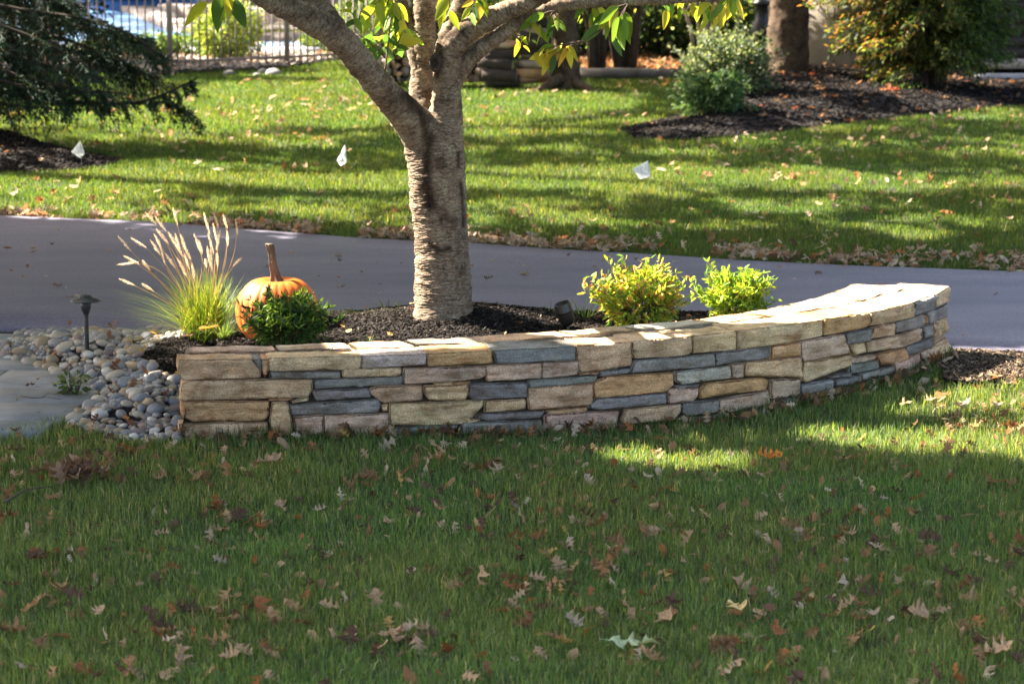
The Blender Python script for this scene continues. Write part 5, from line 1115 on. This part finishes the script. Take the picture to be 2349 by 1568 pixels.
# deep-blue tiled raised bay with its white rim
m = MB(); c0 = onz(286, 34, .08)
for a0 in range(24):
    pass
m.lathe([(1.15, 0), (1.15, .26), (1.05, .26)], 40, at=(c0[0]-.1, c0[1]+2.2, 0)); ob('tiled_bay', rel(m.mesh('tiled_bay', solid('pool_tile', (.035, .11, .30), .35, 20, .8, 1.2, .1), True), pd), pd)
m = MB(); m.lathe([(.2, .30), (1.18, .30), (1.24, .33), (1.2, .38), (.2, .40), (0, .40)], 40, at=(c0[0]-.1, c0[1]+2.2, 0)); ob('bay_rim', rel(m.mesh('bay_rim', M_wh, True), pd), pd)
tag(ob('pool_deck', flatpoly('pool_deck', [(300, -60), (300, 10), (420, 40), (560, 66), (860, 70), (900, -60)], .05, M_deck, .03)), kind='structure')
def slab(name, label, cat, a, b, z0, z1, mat, dep=.5):
    p, q = onz(*a), onz(*b); d = q-p; d /= np.linalg.norm(d); nn = np.array([-d[1], d[0], 0])*dep; V = []
    for z in (z0, z1):
        for r in (p, q, q+nn, p+nn): V.append([r[0], r[1], z])
    m = MB(); m.add(np.array(V), [(3, 2, 1, 0), (4, 5, 6, 7), (0, 1, 5, 4), (1, 2, 6, 5), (2, 3, 7, 6), (3, 0, 4, 7)]); o = ob(name, m.mesh(name, mat)); md = o.modifiers.new('b', 'BEVEL'); md.width = .02; md.segments = 2
    return tag(o, label, cat)
slab('low_stone_ledge', 'long low pinkish stone ledge on the far pool deck', 'ledge', (360, 40), (800, 68), .05, .22, M_cop, .6)
slab('low_stone_ledge', 'shadowed stone step behind the nearer deck ledge', 'ledge', (330, 14), (860, 34), .05, .42, M_deck, .9)
slab('low_stone_ledge', 'grey stone kerb by the pool at the right of the fence', 'ledge', (560, 120), (800, 116), 0, .07, M_cop, .3)
FENCE = [(-520, 176), (97, 172), (391, 164), (659, 152.5), (872, 140), (1090, 126)]
def fencerun(pts, label, h=1.32, name='metal_fence', gap=.105):
    P = [onz(*p) for p in pts]; th = thing(name, label, 'fence', P[0]); o = np.array(P[0])
    for p in P: m = MB(); m.box((-.035, -.035, -.1), (.035, .035, h+.05)); m.lathe([(.045, h+.05), (.045, h+.065), (0, h+.09)], 4); m.V = [v+p-o for v in m.V]; ob('post', m.mesh('post', M_fence), th)
    for a, b in zip(P[:-1], P[1:]):
        d = b-a; L = np.linalg.norm(d); d /= L; ang = math.atan2(d[1], d[0]); R = np.array(Matrix.Rotation(ang, 3, 'Z')); r = MB()
        for z in (.13, h-.22, h): r = MB(); r.box((.035, -.014, z-.018), (L-.035, .014, z+.018), None, R, a-o); ob('rail', r.mesh('rail', M_fence), th)
        k = MB(); n = int(L/gap)
        for q in range(1, n): x = L*q/n; k.box((x-.009, -.009, .03), (x+.009, .009, h+.06), None, R, a-o)
        ob('pickets', k.mesh('pickets', M_fence), th)
fencerun(FENCE, 'slender brown metal picket fence along the front of the pool')
fencerun([(1690, 82), (1800, 84), (1990, 90)], 'dark thin metal fence panel seen beside the big back trunk', 1.3, 'metal_fence', .12)
# boulders under the fence
for q, (vx, vy, s, lb) in enumerate([(525, 168, .07, 'largest white boulder in the gravel below the pool fence'), (603, 165, .07, 'rounded white stone right of the largest fence boulder'), (627, 170, .11, 'wide cream stone at the lawn edge under the fence'), (590, 172, .06, 'small tan stone at the lawn edge under the fence'), (350, 172, .09, 'pale stone at the gravel edge left of the shaded fence post'), (210, 184, .10, 'grey-white stone glimpsed under the evergreen branches')]):
    p = onz(vx, vy, .03); o = ob('boulder', PM[q], None, p); o.scale = (s, s, s); o.color = (.24, .22, .205, 1); tag(o, lb, 'boulder', None, 'thing')
# shrubs around the pool
p = onz(510, 150, 0); shrub('pool_shrub', 'sunlit yellow-green bush just behind the pool fence', 'shrub', (p[0], 37.9, .42), (.46, .4, .42), 2400, [(.20, .28, .05), (.10, .17, .03), (.30, .34, .08)], .07, .5, None, 8, shell=.3)
for q, (vx, vy, rx, h, lb) in enumerate([(420, 138, .55, .17, 'clipped low dark hedge piece left of the sunlit pool bush'), (330, 138, .5, .17, 'low hedge piece behind the shaded fence pickets'), (240, 140, .5, .17, 'low hedge piece near the dark evergreen column'), (800, 140, .55, .40, 'dark green bush at the right end of the pool'), (735, 128, .3, .18, 'little dark bush by the pool kerb')]):
    p = onz(vx, vy, 0); shrub('low_hedge' if q < 3 else 'pool_shrub', lb, 'shrub', (p[0], p[1]+.3, h), (rx, .35, h), 1500, [(.05, .10, .03), (.10, .17, .04), (.16, .22, .06)], .06, .5, None, 5, shell=.3)
# dark evergreen column behind the fence, left
p = onz(70, 150, 0); shrub('arborvitae', 'tall dark column of evergreen behind the left end of the fence', 'tree', (p[0], 37.6, 1.7), (.95, .7, 1.75), 9000, [(.012, .030, .014), (.02, .045, .02), (.03, .035, .015)], .10, .4, None, 4, M_dark_leaf, shell=.55, up=.8)
p = onz(-160, 150, 0); shrub('arborvitae', 'dark evergreen column at the far left frame edge', 'tree', (p[0], 37.6, 1.8), (1.0, .8, 1.85), 7000, [(.012, .030, .014), (.02, .045, .02)], .10, .4, None, 4, M_dark_leaf, shell=.55, up=.8)

# ------------------------------------------------------------------ conifer on the left
cb = np.array([-6.35, 27.6, 0]); con = thing('spruce_tree', 'dark drooping evergreen reaching in from the left over the lawn', 'tree', cb)
m = MB(); m.tube([cb, cb+[0, 0, .3], cb+[.1, 0, 3], cb+[0, 0, 8]], [.32, .24, .20, .06], 18, jit=.02)
SD = 27.2
brs = [[(-260, 150), (-60, 205), (60, 222), (180, 236), (300, 240), (370, 222), (430, 190), (452, 180)], [(-260, 90), (-40, 150), (90, 190), (200, 210), (290, 215)], [(-260, 20), (0, 90), (120, 110), (230, 130), (300, 150), (360, 185)], [(-260, -60), (-40, 10), (90, 30), (180, 40), (260, 62), (330, 95), (385, 140)],
       [(-260, -100), (0, -40), (120, 0), (200, 60), (250, 110), (290, 150)], [(-260, 60), (-60, 110), (60, 140), (150, 160), (240, 180)], [(-260, 190), (-100, 220), (0, 238), (60, 242), (110, 250)], [(-260, -20), (-60, 40), (60, 80), (150, 120), (200, 170)], [(300, 240), (380, 232), (420, 250), (455, 272)], [(-260, -200), (-60, -120), (60, -60), (140, -10), (190, 20)], [(-260, 110), (-100, 130), (0, 170), (80, 215)], [(-260, 0), (-80, 60), (40, 120), (110, 175), (150, 215)], [(-260, -140), (-80, -80), (20, -20), (70, 50), (120, 120)], [(-260, 40), (0, 60), (100, 80), (180, 95), (250, 140), (310, 190)], [(-260, 130), (-60, 170), (60, 200), (140, 225)], [(100, 40), (180, 66), (250, 72), (310, 84), (350, 112)]]
lf = MB(); spal = [(.022, .046, .032), (.036, .066, .044), (.05, .08, .055), (.08, .042, .022), (.04, .046, .024)]
for bi, br in enumerate(brs):
    Yb = SD+random.uniform(-.9, .9)*(bi not in (0, 8)); pts = spline([list(ony(x, y, Yb+.0))+[0] for x, y in br], 40)[:, :3]; m.tube(pts, np.linspace(.045 if bi != 8 else .012, .008, 40), 8, jit=.006, seed=bi)
    L = np.concatenate([[0], np.cumsum(np.linalg.norm(np.diff(pts, axis=0), axis=1))])[-1]
    nt_ = int(L*50)
    for q in range(nt_):
        f = random.random()**.8; 
        if bi in (0,) and f < .52 and random.random() < .78: continue
        a = pts[int(f*39)]; dr = pts[min(39, int(f*39)+1)]-pts[max(0, int(f*39)-1)]; dr = dr/np.linalg.norm(dr); sd_ = random.choice((-1, 1)); tl = random.uniform(.12, .42)*(1.15-.5*f)*(.75 if bi in (0, 8) else 1.25)
        side = np.array([dr[0]*.5, sd_*random.uniform(.2, 1), random.uniform(-.9, .35)+(-.2)]); side /= np.linalg.norm(side); k = 26; t = RNG.random(k); P = a+side*tl*t[:, None]; P[:, 2] -= .35*tl*t**2
        rd = rand_dirs(k)*.9+side; V, F, c = leafgeo(P, rd, .055*(.6+.8*RNG.random(k)), .013, pick(spal, k, .35, (4, 4, 2, 1.3 if bi in (2, 3, 7) else .3, 1)), .15, .1); lf.add(V, F, None, c)
ob('trunk', rel(m.mesh('trunk', solid('spruce_bark', (.045, .035, .028), .95, 12, .6, 1.4, .6), True), con), con); ob('foliage', rel(lf.mesh('foliage', M_dark_leaf, False, True), con), con)

# ------------------------------------------------------------------ firewood
def log(p0, axis, L, r, kind, rot):
    """split log: kind 0 round, 1 half, 2 wedge"""
    axis = np.array(axis)/np.linalg.norm(axis); u = np.cross(axis, [0, 0, 1]); u /= np.linalg.norm(u); v = np.cross(u, axis)
    n = 14; span = {0: 2*math.pi, 1: math.pi*1.05, 2: math.pi*.62}[kind]; out = [(math.cos(rot+span*i/n)*r, math.sin(rot+span*i/n)*r, 0) for i in range(n+(kind > 0))]
    if kind: out.append((0, 0, 1))
    k = len(out); V = []; M = 5
    for j in range(M):
        for a, b, c_ in out: s = 1+.06*noise(np.array([a*9, b*9, j*.8+rot]), 1, 3); V.append(p0+axis*L*j/(M-1)+u*a*s+v*b*s)
    F = []; mi = []
    for j in range(M-1):
        for i in range(k): F.append((j*k+i, j*k+(i+1) % k, (j+1)*k+(i+1) % k, (j+1)*k+i)); mi.append(1 if (kind and i >= k-2) else 0)
    F3 = []; b = len(V); V += [np.mean(V[:k], axis=0), np.mean(V[-k:], axis=0)]
    for i in range(k): F3.append(((i+1) % k, i, b)); mi.append(1); F3.append(((M-1)*k+i, (M-1)*k+(i+1) % k, b+1)); mi.append(1)
    V = np.array(V)-p0; F4 = np.array(F); me = mesh_np('firewood_log', V, [F4, np.array(F3)], mats=[M_logbark, M_logend], midx=mi); return me
wbase = 34.2; k_ = wbase/FV
lc = [((.42, .31, .24), 'pale'), ((.46, .27, .15), 'reddish'), ((.28, .22, .19), 'greyed')]
def place_log(vx, vy, Y, axis, L, r, kind, where, grp):
    p = ony(vx, vy, Y); me = log(np.array(p), axis, L, r, kind, random.random()*6.28 if axis[0] != 1.0 else math.pi-{0: 3.14, 1: 1.65, 2: .97}[kind]+random.uniform(-.5, .5)); o = ob('firewood_log', me, None, p); c, nm = random.choice(lc); o.color = (*(np.array(c)*random.uniform(.8, 1.15)), 1)
    tag(o, '%s split firewood log %s' % (nm, where), 'log', '%s %s' % (nm, grp))
rows = 9
for r_ in range(rows):
    vy = 183-r_*18.5
    for x in range(7):
        vx = 868+x*13.5+(r_ % 2)*6+random.uniform(-2, 2)
        if vx > 962: continue
        place_log(vx, vy, 34.0+random.uniform(-.05, .05), (.25, 1, 0), .42, .055*random.uniform(.8, 1.15), random.choice((0, 1, 2, 2)), 'with its sawn end showing left of the cherry limbs', 'sawn log ends at the left of the woodpile')
for r_ in range(7):
    vy = 180-r_*17
    for x in range(6):
        vx = 1052+x*14+(r_ % 2)*6
        if vx > 1122-2*r_: continue
        place_log(vx, vy, 33.9+random.uniform(-.05, .05), (.2, 1, 0), .42, .053*random.uniform(.8, 1.15), random.choice((0, 1, 2, 2)), 'with its sawn end showing right of the cherry limbs', 'sawn log ends at the middle of the woodpile')
for r_ in range(11):
    vy = 186-r_*14.5
    for x in range(2):
        vx = 1104+x*80+random.uniform(-10, 10); ang = random.uniform(-.10, .10)
        place_log(vx, vy, 33.75+random.uniform(-.04, .04), (1.0, random.uniform(-.25, .25), ang), .43, .068*random.uniform(.85, 1.2), random.choice((0, 1, 2, 2)), 'lying lengthwise %s the stack beside the slim trunk' % ('at the foot of' if r_ < 4 else ('in the middle of' if r_ < 8 else 'on top of')), 'lengthwise logs at the right of the woodpile')
# ------------------------------------------------------------------ timber edging, sticks, shrubs in the leaf bed
a, b = onz(1325, 184), onz(1572, 182); m = MB(); m.tube([a+[0, 0, .07], (a*.66+b*.34)+[0, 0, .08], (a*.33+b*.67)+[0, 0, .075], b+[0, 0, .07]], .075, 14, jit=.012); tag(ob('edging_log', m.mesh('edging_log', M_timber, True)), 'long weathered grey log edging the orange leaf bed', 'edging')
def multistem(name, label, vx, vy, D, stems, spread, H, rad, leaf, seed):
    rr = random.Random(seed); c = onz(vx, vy); c = np.array([c[0]*D/c[1], D, 0]); th = thing(name, label, 'shrub', c); m = MB()
    tips = []
    for q in range(stems):
        a = rr.uniform(-1, 1); t = c+np.array([a*spread, rr.uniform(-.4, .4), H]); mid = c+np.array([a*spread*.35, rr.uniform(-.1, .1), H*.45]); m.tube([c+np.array([a*.10, 0, -.05]), mid, t], [rad, rad*.8, rad*.45], 10, jit=.006, seed=q); tips.append(t)
        for w in range(3): f = rr.uniform(.3, .9); s = mid+(t-mid)*f; e = s+np.array([rr.uniform(-.5, .5), rr.uniform(-.3, .3), rr.uniform(.2, .6)]); m.tube([s, e], [rad*.35, rad*.12], 6); tips.append(e)
    ob('stems', rel(m.mesh('stems', leaf[3] if len(leaf) > 3 else M_farbark, True), th), th); n = leaf[0]
    if n:
        tp = np.array(tips); P = tp[RNG.integers(len(tp), size=n)]+RNG.normal(size=(n, 3))*np.array([.32, .25, .30]); P[:, 2] = np.abs(P[:, 2]-.1)+.12; V, F, cc = leafgeo(P, rand_dirs(n), leaf[1], leaf[1]*.6, pick(leaf[2], n, .3)); ob('foliage', rel(mesh_np('foliage', V, F, cc, M_leaf), th), th)
M_palebark = solid('pale_stem', (.34, .27, .21), .85, 12, .7, 1.2, .4); M_darkstem = solid('dark_stem', (.055, .040, .030), .9, 12, .6, 1.4, .5)
multistem('multi_stem_shrub', 'thick dark multi-stemmed shrub fanning up behind the timber edging', 1440, 160, 35.6, 13, .75, 1.6, .065, (900, .07, [(.05, .10, .03), (.12, .17, .03)], M_darkstem), 3)
multistem('multi_stem_shrub', 'brown forked shrub between the slim trunk and the thick dark shrub', 1365, 160, 35.4, 6, .45, 1.3, .04, (500, .07, [(.18, .26, .05), (.32, .34, .06)], M_darkstem), 4)
multistem('multi_stem_shrub', 'pale-stemmed shrub with round yellow-green leaves left of the big trunk', 1612, 150, 35.0, 7, .5, 1.4, .032, (650, .08, [(.34, .40, .05), (.22, .30, .04), (.42, .42, .08)], M_palebark), 5)
for q, (vx, D, h, lb, s) in enumerate([(1400, 38.5, .9, 'dark leafy thicket behind the forked shrubs', 1.3), (1540, 37.8, .8, 'deep green thicket behind the pale-stemmed shrub', 1.0), (1240, 38.0, .9, 'dark thicket behind the firewood stack', 1.2), (980, 41.0, .8, 'shaded green thicket beyond the cherry limbs', 1.3), (1640, 37.5, .45, 'glossy dark bush left of the bright grass gap', .55), (1330, 41, .7, 'far shrub catching flecks of sun behind the slim trunk', .9)]):
    x = (vx-CX)/FV*D; shrub('thicket', lb, 'shrub', (x, D, h), (s, .8, h), 4200, [(.025, .05, .02), (.05, .09, .03), (.09, .14, .04), (.14, .12, .05)], .09, .55, (5, 4, 2, 1), 6, shell=.25)
# shrub in front of big trunk
c = ony(1668, 190, 31.2); shrub('variegated_shrub', 'small-leaved grey-green bush at the left foot of the big back trunk', 'shrub', (c[0], 31.4, .42), (.48, .42, .42), 4200, [(.06, .10, .05), (.12, .16, .09), (.035, .07, .035), (.22, .25, .16)], .045, .6, (4, 3, 3, 1.4), 10, tips=(200, .30, [(.07, .11, .055), (.13, .17, .10), (.20, .23, .15)]), shell=.1, seed=9, clump=.8)
c = ony(1640, 238, 29.6); shrub('variegated_shrub', 'low dark green bush on the near tip of the mulch mound', 'shrub', (c[0], 29.9, .25), (.36, .34, .27), 2400, [(.035, .085, .035), (.06, .12, .05), (.10, .16, .07)], .05, .6, None, 8, tips=(70, .16, [(.05, .10, .04), (.08, .14, .06)]), shell=.1, seed=12, clump=.8)
# big evergreen on the right
c = onz(2098, 205); th = thing('evergreen_shrub', 'large loose evergreen, tinted golden as if sunlit on its left, in front of the rendered wall', 'shrub', (c[0], 32.6, .1)); E = np.array([c[0], 32.6, .15]); m = MB(); lf = MB()
for q in range(9):
    a = (q-4)/4; t = E+np.array([a*.5, random.uniform(-.3, .3), 1.5]); m.tube([E+np.array([a*.11, random.uniform(-.08, .08), -.1]), E+np.array([a*.2, 0, .5]), t], [.05, .04, .02], 10, jit=.008)
for q in range(330):
    a = random.uniform(-1, 1); z0 = random.uniform(.25, 1.55); s = E+np.array([a*.25, random.uniform(-.2, .2), z0]); rx = 1.30*math.sqrt(max(.05, 1-((z0-1.15)/1.3)**2)); an_ = random.random()*6.283; e = s+np.array([math.cos(an_)*rx*random.uniform(.4, 1.05), math.sin(an_)*.8*random.uniform(.4, 1), random.uniform(-.35, .25)])
    if e[2] < .18: e[2] = .18+.2*random.random()
    m.tube([s, (s+e)/2+np.array([0, 0, .06]), e], [.010, .007, .003], 5); k = 110; f = .25+.75*RNG.random(k); P = s+(e-s)*f[:, None]+RNG.normal(size=(k, 3))*.035; P[:, 2] += .06*np.sin(np.pi*f); sun_tint = max(0, min(1, .55-(e[0]-E[0])*.6))
    pal = [(.10+.10*sun_tint, .14+.08*sun_tint, .03), (.05, .09, .025), (.20*sun_tint+.05, .13, .04), (.03, .06, .02)]  # sunlight on the left side is put into the leaf colours
    V, F, cc = leafgeo(P, norm(e-s)+.9*rand_dirs(k)+np.array([0, 0, -.25]), .07*(.6+.7*RNG.random(k)), .022, pick(pal, k, .3), .2, .1); lf.add(V, F, None, cc)
for vx, vy in ((1960, 235), (2020, 225), (2048, 240), (2070, 215)):
    e = ony(vx, vy-12, 32.0); k = 120; P = e+RNG.normal(size=(k, 3))*np.array([.10, .1, .07]); V, F, cc = leafgeo(P, rand_dirs(k)-np.array([0, 0, .8]), .08, .022, pick([(.07, .13, .04), (.12, .18, .05)], k), .2, .1); lf.add(V, F, None, cc); m.tube([E+np.array([0, 0, .4]), (E+e)/2+np.array([0, 0, .1]), e], [.012, .009, .004], 6)
ob('stems', rel(m.mesh('stems', M_darkstem, True), th), th); ob('foliage', rel(lf.mesh('foliage', M_leaf, False, True), th), th)
# ------------------------------------------------------------------ rendered wall, gate and sill on the right
def P3(vx, Y): return (vx-CX)/FV*Y
x0, x1 = P3(1846, 35.2), P3(2246, 35.2); wl = thing('garden_wall', 'smooth pale rendered wall behind the large evergreen', 'wall', (x0, 35.2, 0))
m = MB(); m.box((0, 0, -.2), (x1-x0, .25, 2.4)); o = ob('wall', m.mesh('wall', M_stucco), wl)
m = MB(); m.box((-.03, -.04, 2.403), (x1-x0+.03, .29, 2.48)); ob('coping', m.mesh('coping', M_conc), wl)
gx0 = P3(2250, 34.6); gt = thing('boarded_gate', 'dark horizontal-boarded gate at the top right corner', 'gate', (gx0, 34.6, 0)); zb = float(ony(2300, 158, 34.6)[2])
for q in range(15):
    m = MB(); z = zb+.13+q*.148; m.box((0, 0, z), (2.0, .03, z+.128)); m.box((0, -.004, z+.128), (2.0, .034, z+.141)); ob('board', m.mesh('board', M_gate), gt)
m = MB(); m.box((-.06, -.02, zb-.1), (-.004, .07, 2.4)); ob('gate_post', m.mesh('gate_post', M_gate), gt)
m = MB(); m.box((0, -.01, zb), (2.0, .05, zb+.125)); ob('bottom_board', m.mesh('bottom_board', solid('pale_board', (.40, .35, .30), .8, 8, .75, 1.15, .2)), gt, ); 
m = MB(); m.box((0, .25, -.1), (2.0, .3, 2.4)); ob('dark_backing', m.mesh('dark_backing', solid('dark_backing', (.012, .010, .010), .9, 10)), gt)
sx = P3(2236, 34.3); zt = float(ony(2300, 172, 34.3)[2]); m = MB(); m.box((sx, 34.3, -.1), (sx+2.3, 34.58, zt)); o = ob('concrete_step', m.mesh('concrete_step', M_conc)); md = o.modifiers.new('b', 'BEVEL'); md.width = .012; md.segments = 2; tag(o, 'pale grey concrete step below the boarded gate', 'step')
m = MB(); p = ony(1747, 60, 34.2)
lx = p[0]; ln = thing('garden_lantern', 'dark blue-black lantern post half hidden by the big back trunk', 'lantern', (lx, 34.2, 0)); m.tube([(0, 0, -.1), (0, 0, .62)], .055, 14); ob('post', m.mesh('post', M_black, True), ln)
m = MB(); m.lathe([(.0, .62), (.13, .62), (.14, .66), (.13, .80), (.09, .83), (.08, 1.0), (.12, 1.02), (.12, 1.05), (0, 1.12)], 20); ob('lantern_head', m.mesh('lantern_head', M_black, True), ln)
# ------------------------------------------------------------------ twigs and weeds near the viewer
def twig(label, pts, r):
    p0 = pts[0]; m = MB(); m.tube(pts, np.linspace(r, r*.4, len(pts)), 7, jit=.002); d = np.array(pts[-1])-np.array(p0); m.tube([np.array(p0)+d*.5, np.array(p0)+d*.7+np.array([.0, .02, .03])], [r*.5, r*.3], 5); tag(ob('fallen_twig', m.mesh('fallen_twig', M_twig, True)), label, 'twig')
twig('small dark forked twig lying on top of the wall', [onz(738, 804, ZT+.012), onz(755, 800, ZT+.016), onz(768, 802, ZT+.014), onz(782, 801, ZT+.013)], .004)
twig('long thin grey twig on the grass at the left edge below the pebbles', [onz(8, 1152, .03), onz(35, 1135, .04), onz(60, 1122, .045), onz(90, 1118, .05), onz(120, 1116, .05)], .006)
twig('dark twig lying across the bluestone paving', [onz(48, 908, .032), onz(75, 912, .036), onz(110, 911, .036), onz(140, 916, .034)], .0035)
p = onz(165, 900, .03); shrub('weed_clump', 'leafy green weed clump at the corner of the paving and pebbles', 'weed', (p[0], p[1], .075), (.085, .07, .06), 130, [(.05, .09, .03), (.09, .13, .05), (.16, .19, .11)], .036, .5, None, 6, shell=.2)
# a heap of shrivelled leaves at the left
p = onz(165, 1108, .0); mb = MB()
for q in range(16):
    V0, F0, T0 = LG[[2, 4, 6][q % 3]]; from mathutils import Euler
    Rm = np.array(Euler((random.gauss(0, .8), random.gauss(0, .8), random.random()*6)).to_matrix()); mb.add((V0*.13) @ Rm.T+p+np.array([random.gauss(0, .055), random.gauss(0, .05), .03+.05*random.random()]), F0, T0 if len(T0) else None, pick([(.22, .13, .08), (.15, .09, .06), (.30, .2, .13)], 1, .3)[0])
tag(ob('leaf_cluster', mb.mesh('leaf_cluster', M_dry, False, True)), 'shrivelled brown leaf clump on a broken oak twig, front left', 'leaf clump')
